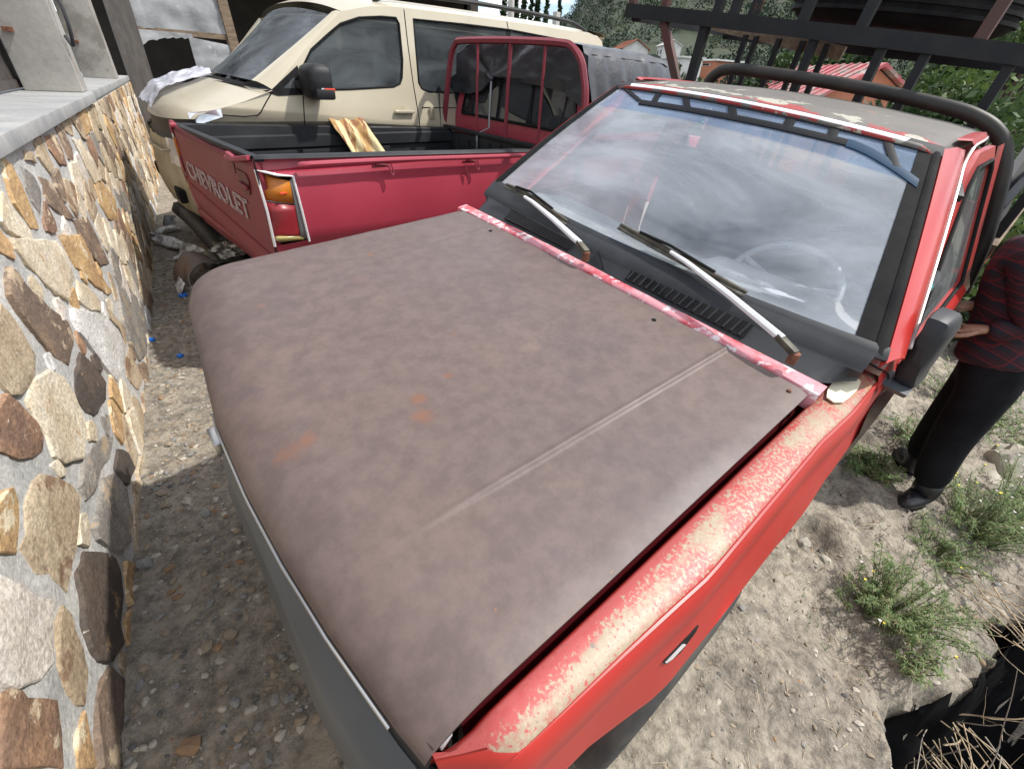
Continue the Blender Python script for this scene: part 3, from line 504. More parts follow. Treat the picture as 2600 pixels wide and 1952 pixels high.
# red cowl lip along the hood's rear edge
def lip_z(y): return 1.030 - 0.012 * (abs(y) / .7) ** 2
def lip_rx(y): return tab(y, [-.70, -.5, -.17, 0, .1, .35, .5, .707], [-.034, -.027, -.022, -.020, -.016, -.021, -.024, -.036])
g = G(); secs = []
for y in np.linspace(-.712, .708, 60):
    rx = lip_rx(y); z = lip_z(y); f = .012 + .004 * nz(y, 0, 0, 8); secs.append([(f + .004, y, z - .05), (f + .003, y, z - .012), (f, y, z - .004), (rx + .010, y, z + .001), (rx, y, z), (rx - .001, y, z - .03)])
g.loft(secs); obj('cowl_lip', g, PEEL, T1, ang=60)
# black cowl under the windshield
def gl_base(y): q = (y - .03) / .73; return Vector((-.158 + .058 * (1 - q * q), y, 1.082 + .008 * q * q))
def gl_top(y): q = (y + .012) / .57; return Vector((-.700 + .042 * (1 - q * q), y, 1.447 + .021 * (1 - q * q)))
secs = []
for y in np.linspace(-.70, .745, 70):
    b_ = gl_base(y); rx = lerp(lip_rx(y), b_.x + .012, sst((abs(y - .02) - .645) / .085) ** 1.5)
    p0 = Vector((rx - .001, y, lip_z(y) - .006)); p1 = Vector((rx - .012, y, lip_z(y) + .001)); mid = b_.x + .044
    secs.append([p0, p1, (mid + .006, y, 1.052), (mid, y, 1.058), (mid - .004, y, 1.066), (b_.x + .018, y, 1.082), (b_.x + .003, y, b_.z + .006), (b_.x - .010, y, b_.z - .006)])
COWL = obj('cowl_panel', G().loft(secs), COWLP, T1, ang=50)
def cowl_pt(y, t): # 0 front .. 1 at ridge
    b_ = gl_base(y); a = Vector((lip_rx(y) - .012, y, lip_z(y) + .002)); c = Vector((b_.x + .048, y, 1.0575)); return a.lerp(c, t) + Vector((0, 0, .002))
for y0, y1, k in ((.10, .487, 17), (-.485, -.145, 6)):
    bed = G()
    if k == 17:
        bed.loft([[cowl_pt(y, .04) + Vector((0, 0, .0015)), cowl_pt(y, .96) + Vector((0, 0, .0015))] for y in np.linspace(y0, y1, 12)]); gr = obj('vent_grille', bed, RUBBER, COWL)
        for i in range(k):
            y = y0 + (y1 - y0) * (i + .5) / k; obj('slat', G().bar(cowl_pt(y - .003, .05) + Vector((0, 0, .004)), cowl_pt(y + .003, .95) + Vector((0, 0, .004)), .0055, .007), COWLP, gr, smooth=False)
    else:
        bed.loft([[cowl_pt(y, .04) + Vector((0, 0, .0015)), cowl_pt(y, .96) + Vector((0, 0, .0015))] for y in np.linspace(y0, y1, 12)]); gr = obj('vent_grille', bed, RUBBER, COWL)
        for i in range(k):
            t = .10 + .16 * i; obj('slat', G().tube([cowl_pt(y, t) + Vector((0, 0, .004)) for y in np.linspace(y0, y1, 12)], .0045, 5), BLACKP, gr)
obj('cowl_seam', G().tube([cowl_pt(lerp(.012, -.03, t), t) + Vector((0, 0, .001)) for t in np.linspace(-.02, 1.25, 8)], .0022, 5), RUBBER, COWL)
# windshield
def ws(v, s, off=0.0):
    """v -1..1 across, s 0 bottom .. 1 top"""
    a = gl_base(.03 + .715 * v); b_ = gl_top(-.012 + .565 * v); p = a.lerp(b_, s); p += Vector((.563, 0, .826)) * (.012 * math.sin(math.pi * s) + off); return p
g = G().grid(lambda u, w: ws(lerp(-1, 1, u), lerp(.0, 1, w)), 48, 24); WSO = obj('windshield', g, WSG, T1)
# black rubber surround, bright strip, ladder reflection laid on as dark strips
def band(fn0, fn1, n_, h0=.0, h1=.0, th=.006):
    secs = []
    for t in np.linspace(0, 1, n_):
        a, b_ = fn0(t), fn1(t); up = Vector((.563, 0, .826)); secs.append([a - up * .006, a + up * (th * .6), a.lerp(b_, .3) + up * th, a.lerp(b_, .7) + up * th, b_ + up * (th * .6), b_ - up * .006])
    return G().loft(secs)
obj('seal', band(lambda t: ws(.988, t), lambda t: ws(1.024, lerp(-.01, 1.0, t)), 24), RUBBER, WSO, ang=60)
obj('edge_band', band(lambda t: ws(.925, t, .001), lambda t: ws(.99, t, .001), 24, th=.0015), RUBBER, WSO, ang=60)
obj('seal', band(lambda t: ws(-1.024, t), lambda t: ws(-.975, t), 24), RUBBER, WSO, ang=60)
obj('seal', band(lambda t: ws(lerp(-1.02, 1.03, t), .985), lambda t: ws(lerp(-1.02, 1.03, t), 1.045), 40), BLACKP, WSO, ang=60)
obj('seal', band(lambda t: ws(lerp(-1.02, 1.03, t), -.02), lambda t: ws(lerp(-1.02, 1.03, t), .035), 40), COWLP, WSO, ang=60)
obj('bright_trim', band(lambda t: ws(lerp(-.88, .86, t), 1.004, .005), lambda t: ws(lerp(-.90, .88, t), 1.034, .005), 40, th=.004), TRIMW, WSO, ang=60)
BANDM = mat('black_reflection_bar', (0.004, 0.0045, 0.006), 0.5, spec=0.2); BANDB = mat('blue_reflection_bar', (0.006, 0.035, 0.075), 0.4, spec=0.25)  # black and blue of the mirrored ladder bars, painted onto the glass
TINT = glass_mat('blue_tint_band_glass', (0.80, 0.87, 0.97), 1.05, 0.03, (0.25, 0.35, 0.5), 3.0, 0.03)
obj('tint_band', G().grid(lambda u, w: ws(lerp(-.95, .925, u), lerp(.80 + .03 * math.sin(u * 3.1), .985, w), .0022), 40, 8), TINT, WSO)
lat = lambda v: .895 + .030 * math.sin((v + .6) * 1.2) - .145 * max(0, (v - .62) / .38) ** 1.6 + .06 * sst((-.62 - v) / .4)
obj('reflection_bar', band(lambda t: ws(lerp(-.66, .62, t), lat(lerp(-.66, .62, t)) - .022, .003), lambda t: ws(lerp(-.66, .62, t), lat(lerp(-.66, .62, t)) + .016, .003), 40, th=.002), BANDM, WSO)
obj('reflection_bar', band(lambda t: ws(lerp(.62, .965, t), lat(lerp(.62, .965, t)) - .028, .003), lambda t: ws(lerp(.62, .965, t), lat(lerp(.62, .965, t)) + .020, .003), 20, th=.002), BANDB, WSO)
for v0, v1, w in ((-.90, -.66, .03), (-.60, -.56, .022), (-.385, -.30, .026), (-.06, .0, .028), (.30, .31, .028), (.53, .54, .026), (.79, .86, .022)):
    obj('reflection_bar', band(lambda t: ws(lerp(v1, v0, t) - w, lerp(lat(v1), .985, t), .0032), lambda t: ws(lerp(v1, v0, t) + w, lerp(lat(v1), .985, t), .0032), 6, th=.002), BANDM, WSO)
# roof
def roof(u, v):
    x = lerp(-.692, -1.56, u); hw = lerp(.572, .585, sst(u * 3)); y = lerp(-hw - .012, hw - .012, v); q = abs(2 * v - 1)
    z = 1.447 + .026 * (1 - q ** 2.2) + .012 * math.sin(math.pi * min(1, u * 1.25)) - .03 * sst((u - .93) / .07) - .014 * max(0, (q - .9) / .1) ** 2 + .010 * u
    if u < .08: z -= .008 * (1 - u / .08) ** 2; x += .04 * (1 - q * q) * (1 - u / .08)
    else: x += 0
    z += .0015 * nz(x, y, 0, 5)
    return (x, y, z)
obj('roof', G().grid(roof, 50, 46), ROOFM, T1, solid=.012)
obj('rear_roof_gutter', G().tube([(-1.558 , y, roof(.985, (y + .597) / 1.17)[2] + .004) for y in np.linspace(-.56, .56, 20)], .006, 6), DRIPM, T1)
# pillars: red tube-like posts outside the seal, drip rail, left and right
for sg in (1, -1):
    secs = []
    for t in np.linspace(-.03, 1.03, 30):
        i_ = ws(1.02 * sg, t, -.004); o_ = Vector((i_.x - .10 - .04 * t, 0, i_.z - .012 + .0 * t)); 
        oy = abs(i_.y) + lerp(.032, .042, t)
        secs.append([i_ + Vector((.004, 0, -.012)), i_ + Vector((.002, .006 * sg, .006)), Vector((lerp(i_.x, o_.x, .35), sg * lerp(abs(i_.y), oy, .55), i_.z + .012)), Vector((lerp(i_.x, o_.x, .75), sg * lerp(abs(i_.y), oy, .93), i_.z + .004)), Vector((o_.x, sg * oy, o_.z)), Vector((o_.x - .03, sg * (oy - .012), o_.z - .012)), Vector((o_.x - .03, sg * (oy - .04), o_.z - .03))])
    obj('windshield_pillar', G().loft(secs, flip=sg < 0), RED1, T1, ang=60)
# the roof's side rail
drip = [(-1.54, .568, 1.452), (-1.2, .592, 1.463), (-.97, .602, 1.466), (-.88, .607, 1.462)]
for t in (.97, .85, .7, .55, .4, .25, .12, .02):
    q_ = ws(1.02, t, -.004); drip.append((q_.x - .10 - .04 * t - .006, q_.y + lerp(.032, .042, t) + .003, q_.z - .010))
for sg in (1, -1):
    P_ = smoothpath([(x, y * sg - (0 if sg > 0 else .02), z) for x, y, z in drip], 5); obj('drip_rail', G().tube(P_ if sg > 0 else P_[:16], .0045, 6), DRIPM, T1)
    k = len(P_); obj('roof_side', G().loft([[(p.x, p.y, p.z + .004), (p.x + .01, p.y - sg * .012, p.z + .016), (p.x + .02, p.y - .045 * sg, p.z + .012)] for p in P_[:int(k * .30)]], flip=sg < 0), RED1, T1)
obj('clip', G().box((-.575, .735, 1.165), (.05, .012, .045), Euler((0.3, .9, 0)).to_matrix()), BUMPG, T1, bevel=.003)
obj('sticker', G().box((-.545, .735, 1.16), (.022, .006, .04), Euler((0.3, .9, 0)).to_matrix()), mat('turquoise_sticker', (0.03, 0.45, 0.45), 0.4), T1, smooth=False)
obj('pillar_tape', G().bar((-.80, .625, 1.375), (-.72, .655, 1.352), .03, .02), BLACKP, T1, bevel=.004)
# left door: frame, glass, skin
def bodyside(z): return .835 - .02 * ((z - .7) / .3) ** 2 if z < .95 else .832 - .42 * (z - .95) - .06
for sg in (1, -1):
    yo_ = lambda z: sg * (.838 - .018 * ((z - .70) / .3) ** 2)
    up = lambda z: sg * (.795 - .375 * (z - .98))
    skin = G().grid(lambda u, w: (lerp(-.42, -1.40, u), yo_(lerp(.36, .955, w)) , lerp(.36, .955, w)), 8, 14)
    skin.grid(lambda u, w: (lerp(-.42, -1.40, u), lerp(yo_(.955), up(.985), w), lerp(.955, .985, w)), 8, 3)
    d = obj('door', skin, RED1, T1, ang=50)
    out = [(-.40, .985), (-1.42, .985), (-1.40, 1.40), (-1.33, 1.445), (-.98, 1.445), (-.84, 1.40), (-.62, 1.18)]
    hole = [(-.47, .99), (-1.36, .99), (-1.345, 1.375), (-1.30, 1.405), (-.99, 1.405), (-.88, 1.365), (-.66, 1.165)]
    obj('window_frame', G().sheet(out, [hole], lambda x, z: (x, up(z) , z), (1.1, 1.2, 1.3), ext=(0, -.018 * sg, 0)), RED1, d, ang=30)
    obj('window_seal', G().tube([(x, up(z) + .003 * sg, z) for x, z in hole], .007, 6, closed=True), RUBBER, d)
    obj('window_pane', G().sheet([(x, z) for x, z in hole], [], lambda x, z: (x, up(z) - .010 * sg, z), (1.1, 1.2, 1.3)), SIDEG, d)
    if sg > 0:
        obj('door_handle', G().box((-1.22, .848, .83), (.14, .02, .04)), BLACKP, d, bevel=.008)
    # cab corner behind the door
    obj('cab_side', G().grid(lambda u, w: (lerp(-1.405, -1.60, u), (yo_ if lerp(.36, 1.44, w) < .955 else up)(lerp(.36, 1.44, w)), lerp(.36, 1.44, w)), 4, 24), RED1, T1, ang=50)
# fenders
FYX = [-.50, -.39, -.27, -.05, .12, .29, .60, .70, .81, .916, .984, 1.022, 1.05]; FYO = [.781, .78, .781, .779, .768, .767, .765, .755, .745, .737, .731, .694, .668]
FIX = [-.50, -.15, -.03, .14, .30, .466, .628, .765, .938, 1.011, 1.05]; FII = [.708, .703, .704, .699, .695, .692, .688, .685, .680, .679, .664]
FO2X = [-.5, -.2, .08, .4, .65, .8, .9, 1.02, 1.05]; FO2 = [.05, .05, .062, .058, .055, .036, .034, .030, .012]
for sg in (1, -1):
    secs = []
    for x in np.linspace(1.05 if sg > 0 else .94, -.50, 64):
        yi, yo, bu = tab(x, FIX, FII), tab(x, FYX, FYO) - (.02 if sg < 0 else 0), tab(x, FO2X, FO2) * (1 if sg > 0 else .5); z = .985 - .022 * x - .045 * sst((x - .97) / .09) - (.06 if sg < 0 else 0); nsx = .0012 * nz(x, 0, 0, 9)
        arch = .36 ** 2 - (x - .40) ** 2; zb = max(.33, (.30 + math.sqrt(arch)) if arch > 0 else 0)
        if x < .02: zb = max(.30, zb)
        zl = lambda dz: max(z - dz, zb)
        sec = [(yi - .020, z - .14), (yi - .010, z - .05), (yi - .001, z - .006), (yi + .004, z), (lerp(yi, yo, .3), z + .002 + nsx), (lerp(yi, yo, .65), z + .0015), (yo - .010, z - .001), (yo - .003, z - .004), (yo + .006, z - .014), (yo + .014, z - .050), (yo + .021, zl(.098)), (yo + .015, zl(.112)), (yo + bu * .46, zl(.150)), (yo + bu * .60, zl(.23)), (yo + bu * .97, zl(.315)), (yo + bu, zl(.34)), (yo + bu - .012, zl(.46)), (yo + bu - .02, zl(.62)), (yo + bu - .05, zl(.62) + .01)]
        secs.append([(x, sg * y - (0.012 if sg < 0 else 0), zq) for y, zq in sec])
    f_ = obj('fender', G().loft(secs, flip=sg > 0), FENDER, T1, ang=50)
    if sg > 0:
        obj('edge_bead', G().tube([(x, tab(x, FYX, FYO) + .001, .985 - .022 * x - .045 * sst((x - .97) / .09) - .006) for x in np.linspace(.985, -.48, 40)], [.0042 * min(1, .12 + k_ / 8) for k_ in range(40)], 6), RED1, f_)
        obj('gutter', G().loft([[(x, hood_yl(x) - .02, .975 - .03 * x), (x, hood_yl(x) + .0, .88 - .03 * x), (x, tab(x, FIX, FII) - .003, .90 - .03 * x)] for x in np.linspace(1.0, -.10, 30)]), MAROON, f_)
        pa = [(-.104, .714), (-.075, .722), (-.070, .739), (-.088, .752), (-.125, .756), (-.17, .757), (-.205, .752), (-.217, .738), (-.19, .728), (-.165, .722), (-.143, .711)]
        obj('filler_patch', G().prism([(-.135 + (x + .145) * 1.18 + .02, .733 + (y - .735) * 1.12, .9915) for x, y in pa], (0, 0, .004)), mat('cream_filler', (0.74, 0.68, 0.50), 0.8), f_, bevel=.0015)
        sy = lambda x, z, o: (x, tab(x, FYX, FYO) + lerp(.46, .60, (.985 - .022 * x - .15 - z) / .08) * tab(x, FO2X, FO2) + o, z)
        obj('marker_hole', G().prism([sy(x, z, -.001) for x, z in ((.66, .775), (.61, .79), (.55, .772), (.545, .742), (.59, .725), (.64, .745))], (0, .004, 0)), RUBBER, f_)
        obj('torn_edge', G().prism([sy(x, z, .003) for x, z in ((.655, .772), (.612, .786), (.600, .772), (.635, .762))], (0, .003, .002)), WHITEM, f_)
# scuttle corner panel joining fender and pillar
obj('scuttle', G().loft([[(x, .700, .985), (x, .74, .995 + .02 * sst((-.1 - x) / .3)), (x, .775, .992 + .03 * sst((-.1 - x) / .3)), (x, .80, .95)] for x in np.linspace(-.235, -.46, 12)]), FENDER, T1)
obj('scuttle_gap', G().tube([(-.245, .70, 1.0), (-.25, .74, 1.018), (-.27, .787, 1.005), (-.33, .80, .96)], .003, 5), RUBBER, T1)
# engine bay darkness, inner walls
obj('inner_panel', G().box((.50, 0, .62), (1.0, 1.30, .56)), MAROON, T1, smooth=False)
# front: grille, headlights, bumper
gr = obj('front_panel', G().loft([[(hood_x1(y) - .015, y, .93), (hood_x1(y) - .006, y, .86), (hood_x1(y) + .0, y, .72), (hood_x1(y) - .01, y, .60)] for y in np.linspace(-.66, .66, 40)]), BLACKP, T1, ang=60)
obj('chrome_strip', G().tube([(hood_x1(y) + .002, y, .905 - .010 * abs(y)) for y in np.linspace(-.12, .60, 30)], .0038, 8), CHROME, gr)
obj('bonnet_catch', G().box((1.098, -.06, .885), (.02, .06, .03)), CHROME, gr, bevel=.004)
for sg in (1, -1):
    h = obj('headlight', G().grid(lambda u, w: (hood_x1(sg * .62) - .005 - .03 * u * u, sg * lerp(.42, .66, u), lerp(.74, .895, w)), 8, 6), HEADL, T1, solid=.02)
    if sg > 0: obj('corner_lamp', G().grid(lambda u, w: (lerp(1.045, .93, u), sg * lerp(.665, .742 if sg > 0 else .70, math.sin(u * 1.57)), lerp(.70, .86 - .03 * u, w)), 8, 6), AMBER, T1, solid=.015)
BX = lambda y: 1.150 - .012 * (y - .45) ** 2 - .045 * max(0, -(y - .1)) ** 1.5
secs = []
for y in np.linspace(-.80, .80, 50):
    e = sst((abs(y) - .70) / .10) * .10; x = tab(y, [-.8, -.636, -.44, -.08, .17, .45, .51, .66, .8], [.93, 1.01, 1.048, 1.121, 1.129, 1.143, 1.140, 1.126, 1.055]) 
    i_ = hood_x1(max(-.72, min(.66, y))) - .02
    secs.append([(i_, y, .80), (i_ + .018, y, .815), (lerp(i_ + .018, x, .6), y, .785), (x - .012, y, .745), (x - .001, y, .70), (x, y, .62), (x - .004, y, .50), (x - .03, y, .40), (x - .12, y, .38)])
obj('front_bumper', G().loft(secs, flip=True), BUMPG, T1, ang=50)
# wheels
TYREM = mat('dusty_tyre_rubber', (0.050, 0.050, 0.050), 0.85, 0, (0.085, 0.080, 0.072), 9.0, spec=0.2)
for wx, wy in ((.42, .734), (.42, -.70), (-2.45, .70), (-2.45, -.70)):
    sgn = 1 if wy > 0 else -1; ty = G(); prof = [(.20, .085), (.285, .10), (.318, .085), (.325, .05), (.325, -.05), (.318, -.085), (.285, -.10), (.20, -.085)]
    ty.loft([[(wx + r * math.cos(a), wy + o, .325 + r * math.sin(a)) for r, o in prof] for a in np.linspace(0, 2 * math.pi, 33)])
    w_ = obj('wheel', ty, TYREM, T1, ang=60)
    obj('rim', G().loft([[(wx + r * math.cos(a), wy + o * sgn, .325 + r * math.sin(a)) for r, o in [(.205, .07), (.19, .05), (.10, .03), (.05, .05), (.001, .05)]] for a in np.linspace(0, 2 * math.pi, 25)]), WHITEM, w_)
obj('chassis', G().box((-1.6, 0, .42), (4.6, .8, .14)), BLACKP, T1, smooth=False)
# cab inside
obj('cab_floor', G().box((-.95, 0, .45), (1.3, 1.5, .06)), DARKIN, T1, smooth=False)
obj('firewall', G().box((-.30, 0, .70), (.05, 1.4, .54)), DARKIN, T1, smooth=False)
obj('headliner', G().grid(lambda u, v: tuple(Vector(roof(.05 + .9 * u, .04 + .92 * v)) + Vector((0, 0, -.03))), 10, 10), mat('grey_headliner', (.20, .20, .20), .9), T1)
secs = []
for y in np.linspace(-.68, .70, 40):
    b_ = gl_base(y); hump = .04 * sst((y - .10) / .08) * sst((.62 - y) / .08)
    secs.append([(b_.x - .02, y, 1.066), (b_.x - .15, y, 1.045), (b_.x - .30, y, 1.02 + hump * .4), (b_.x - .40, y, 1.0 + hump), (b_.x - .47, y, .985 + hump * .9), (b_.x - .50, y, .93), (b_.x - .48, y, .62)])
obj('dashboard', G().loft(secs), DASHM, T1, ang=60)
WC = Vector((-.76, .335, .935)); ax = Vector((.55, 0, .835)).normalized(); e1 = Vector((0, 1, 0)); e2 = ax.cross(e1)
sw = obj('steering_wheel', G().tube([WC + (e1 * math.cos(t) + e2 * math.sin(t)) * .195 for t in np.linspace(0, 2 * math.pi, 40)[:-1]], .013, 8, closed=True), WHEELG, T1)
obj('hub', G().tube([WC - ax * .07, WC - ax * .01], [.05, .055], 14), DARKIN, sw)
for t in (.3, 2.84, 4.71): obj('spoke', G().bar(WC - ax * .02, WC + (e1 * math.cos(t) + e2 * math.sin(t)) * .19, .02, .008, ax), WHEELG, sw)
obj('steering_column', G().tube([WC - ax * .05, WC - ax * .35], .03, 10), DARKIN, T1)
seat = obj('bench_seat', G().box((-1.05, 0, .66), (.50, 1.25, .18)), SEATM, T1, bevel=.05)
obj('seat_back', G().box((-1.33, 0, .95), (.14, 1.25, .50), Euler((0, -.18, 0)).to_matrix()), SEATM, T1, bevel=.05)
for y in (.34, -.34): obj('headrest', G().box((-1.42, y, 1.20), (.08, .24, .12)), SEATM, T1, bevel=.03)
out = [(-.60, .34), (.60, .34), (.62, 1.05), (.555, 1.44), (-.555, 1.44), (-.62, 1.05)]; hole = [(-.50, 1.08), (.50, 1.08), (.46, 1.37), (-.46, 1.37)]
obj('cab_back', G().sheet(out, [hole], lambda y, z: (-1.585 + .10 * max(0, z - 1.0), y, z), (1.0, 1.2), ext=(-.015, 0, 0)), RED1, T1, ang=30)
bw = obj('rear_window', G().sheet(hole, [], lambda y, z: (-1.588 + .10 * max(0, z - 1.0), y, z)), SIDEG, T1)
obj('window_seal', G().tube([(-1.58 + .1 * (z - 1), y, z) for y, z in hole], .012, 6, closed=True), RUBBER, bw)
for y in (-.25, 0, .25): obj('window_bar', G().bar((-1.56, y, 1.07), (-1.53, y, 1.39), .012, .012), RACKM, bw)
tag(obj('paper', G().grid(lambda u, v: (lerp(-.232, -.290, v) - .0 * u, lerp(0.0, .14, u), 1.094 - .045 * v + .004 * nz(u, v, 0, 5)), 8, 5), PAPERB, None, solid=.0006), 'light blue paper lying on the pickup dashboard behind the windshield', 'paper')
tag(obj('paper', G().grid(lambda u, v: (lerp(-.228, -.29, v) - .05 * u, lerp(.18, .40, u), 1.092 - .04 * v + .004 * nz(u, v, 3, 5)), 10, 5), PAPERW, None, solid=.0006), 'long white paper strip lying on the pickup dashboard beside the blue paper', 'paper')
tag(obj('paper', G().grid(lambda u, v: (lerp(-.255, -.36, v) - .03 * u, lerp(.40, .52, u), 1.084 - .03 * v + .006 * nz(u, v, 6, 5)), 8, 6), PAPERW, None, solid=.0006), 'small crumpled white paper on the pickup dashboard in front of the steering wheel', 'paper')
for o in [q for q in COL.objects if q.name.startswith('paper')]: o.matrix_world = Euler((-0.0935, 0.0231, 0)).to_matrix().to_4x4()
# wipers
def wsn(p, off): return Vector(p) + Vector((.563, 0, .826)) * off
for piv, tip, b0, bm, b1, lab in (((-.004, .617, 1.066), (-.100, .181, 1.134), (-.145, -.038, 1.141), (-.128, .163, 1.130), (-.109, .424, 1.117), 'L'), ((-.004, -.045, 1.066), (-.079, -.428, 1.118), (-.121, -.577, 1.124), (-.116, -.436, 1.120), (-.088, -.211, 1.102), 'R')):
    piv, tip = Vector(piv), Vector(tip); a = piv.lerp(tip, .10) + Vector((0, 0, .014)); e = piv.lerp(tip, .86) + Vector((0, 0, .012))
    w_ = obj('wiper', G().tube([piv + Vector((0, 0, -.02)), piv + Vector((0, 0, .008))], .012, 10), RUSTY, T1)
    obj('knuckle', G().bar(piv + Vector((0, 0, .006)), a + (tip - piv) * .03, .020, .016), GREASE, w_, bevel=.003)
    obj('arm', G().tube([a, piv.lerp(tip, .5) + Vector((0, 0, .016)), e, tip + Vector((0, 0, .006))], [.0105, .009, .007, .0055], 7), WHITEM, w_)
    obj('blade', G().tube(smoothpath([b0, bm, b1], 6), [.0035 + .005 * math.sin(math.pi * t) for t in np.linspace(.05, .95, 13)], 6), GREASE, w_)
    obj('blade_holder', G().tube([Vector(bm).lerp(Vector(b0), .6) + Vector((0, 0, .008)), Vector(bm) + Vector((0, 0, .016)), Vector(bm).lerp(Vector(b1), .6) + Vector((0, 0, .008))], .0045, 6), RUBBER, w_)
    obj('rubber_edge', G().loft([[q + Vector((.004, 0, -.004)), q + Vector((.016, .0, -.012))] for q in smoothpath([b0, bm, b1], 6)]), GREASE, w_, solid=.002)
# door mirror
mv = [(-.30, .790, 1.150), (-.30, .812, 1.148), (-.31, .838, 1.10), (-.32, .848, 1.05), (-.33, .845, .985), (-.32, .80, .975)]
g = G(); secs = []
for t, sc in ((0, .25), (.02, .5), (.06, .75), (.14, .92), (.35, 1.0), (.8, 1.0), (1, .97)):
    c = Vector((-.285 - .11 * t, .806 + .010 * t, 1.072)); w, h = .028 * sc, .098 * sc
    secs.append([c + Vector((0, w * math.copysign(abs(math.cos(a)) ** .32, math.cos(a)) + .008 - .016 * math.sin(a), h * math.copysign(abs(math.sin(a)) ** .32, math.sin(a)))) for a in np.linspace(0, 2 * math.pi, 25)])
g.loft(secs); n = 25; g.add(secs[0], [tuple(range(24, -1, -1))]); MI = obj('side_mirror', g, MIRRORB, T1, ang=38)
obj('mirror_glass', G().add([p + Vector((.004, 0, 0)) for p in secs[-1][:-1]], [tuple(range(24))]), CHROME, MI)
obj('mirror_stem', G().loft([[(-.27, y, .972 + .02 * (y - .78)), (-.33, y, .985), (-.40, y, .965), (-.33, y, .935), (-.27, y, .972 + .02 * (y - .78))] for y in np.linspace(.775, .85, 6)]), BUMPG, MI)
# roll bar, cargo rack and bed
rb = smoothpath([(-1.72, -.84, .86), (-1.72, -.775, 1.2), (-1.72, -.735, 1.43), (-1.72, -.70, 1.50), (-1.72, -.62, 1.532), (-1.72, -.4, 1.54), (-1.72, 0, 1.538), (-1.72, .36, 1.518), (-1.72, .49, 1.497), (-1.72, .57, 1.463), (-1.72, .627, 1.41), (-1.72, .682, 1.31), (-1.72, .765, 1.09), (-1.72, .82, .86)], 6)
obj('roll_bar', G().tube(rb, .028, 12), BARM, T1)
bz = lambda y: 1.742 - .028 * (y + 1.5) / 2.1 - .016 * max(0, y) ** 2
rk = obj('cargo_rack', G().loft([[(-1.865, y, bz(y) - .034), (-1.865, y, bz(y) + .034), (-1.935, y, bz(y) + .034), (-1.935, y, bz(y) - .034), (-1.865, y, bz(y) - .034)] for y in np.linspace(-1.51, .92, 20)]).box((-1.9, -1.512, bz(-1.5)), (.07, .006, .068)), RACKM, T1, ang=30)
for y, w, m_ in ((-.947, .05, RACKM), (-.33, .036, RACKM), (-.018, .036, RACKM), (.16, .036, RACKM), (.46, .036, RACKM), (.78, .036, RACKM)): obj('upright', G().bar((-1.9, y, bz(y) - .03), (-1.9, y + .01, .86), .04, w, (0, 1, 0)), m_, rk, smooth=False)
obj('upright', G().bar((-1.9, -1.235, bz(-1.2) - .03), (-1.9, -.93, 1.28), .035, .045, (0, 1, 0)), RACKR, rk, smooth=False)
for y in (-1.03, -.955, -.80, -.65, -.50): obj('upright', G().bar((-2.6, y, 1.70), (-2.6, y, .86), .03, .03, (0, 1, 0)), RACKM, rk, smooth=False)
obj('rear_plank', G().bar((-2.62, -1.35, 1.745), (-2.62, -.40, 1.66), .03, .07, (0, 0, 1)), OLDWOOD, rk, smooth=False)
for y0, y1, m_ in ((-.423, -.405, RACKM), (-.147, -.12, RACKM), (.315, .33, RACKR), (-1.49, -1.49, RACKR), (-1.25, -1.24, RACKR), (-.9, -.9, RACKM), (-.80, -.80, RACKM), (-.69, -.66, RACKM)): obj('rail_post', G().bar((-1.9, y0, bz(y0) + .03), (-1.92, y1, 2.25), .04, .045, (0, 1, 0)), m_, rk, smooth=False)
obj('top_rail', G().bar((-1.92, -1.5, 2.27), (-1.92, .9, 2.25), .05, .05), RACKM, rk, smooth=False)
for y in (-1.45, .88): obj('side_rail', G().bar((-1.9, y, 1.72), (-3.9, y, 1.72), .05, .06), RACKM, rk, smooth=False)
obj('rear_beam', G().bar((-3.1, -1.45, 1.70), (-3.1, .88, 1.70), .05, .06), RACKM, rk, smooth=False)
for sg in (1, -1):
    bs_ = obj('bed_side', G().loft([[(x, sg * y, z) for y, z in ((.70, .45), (.80, .42), (.835, .6), (.83, .80), (.82, .88), (.76, .89), (.75, .60))] for x in np.linspace(-1.66, -3.9, 8)]), RED1, T1, ang=40)
obj('bed_floor', G().box((-2.8, 0, .55), (2.2, 1.4, .05)), BEDL, T1, smooth=False); obj('tailgate', G().box((-3.92, 0, .68), (.04, 1.5, .44)), RED1, T1, smooth=False)
for p, q in (((-1.76, .80, 1.02), (-3.9, .80, 1.16)), ((-1.76, .735, 1.17), (-3.9, .74, 1.38)), ((-1.80, .69, 1.26), (-3.6, .62, 1.52))): obj('side_plank', G().bar(p, q, .03, .10, (0, 0, 1)), OLDWOOD if p[2] < 1.1 else RACKM, rk, smooth=False)
obj('side_brace', G().bar((-2.05, .78, .98), (-2.6, .64, 1.5), .04, .05), RACKM, rk, smooth=False)
# tyre lying on the rack
TM = Euler((-0.0935, 0.0231, 0)).to_matrix().to_4x4()
ty = thing('truck_tyre', 'large worn black truck tyre lying flat on the rack above the red pickup', 'tyre'); ty.matrix_world = TM @ Matrix.Translation((-2.62, -.22, 1.775))
prof = [(.29, .03), (.33, .0), (.44, .004), (.50, .03), (.525, .06), (.53, .10), (.53, .15), (.525, .19), (.50, .22), (.44, .246), (.33, .25), (.29, .22)]
obj('casing', G().loft([[(r * math.cos(a), r * math.sin(a), z) for r, z in prof] for a in np.linspace(0, 2 * math.pi, 49)]), RUBBER, ty, ang=60)
for k in range(4): obj('tread_rib', G().tube([(.533 * math.cos(a), .533 * math.sin(a), .065 + .04 * k) for a in np.linspace(0, 2 * math.pi, 48)[:-1]], .012, 4, closed=True), RUBBER, ty)
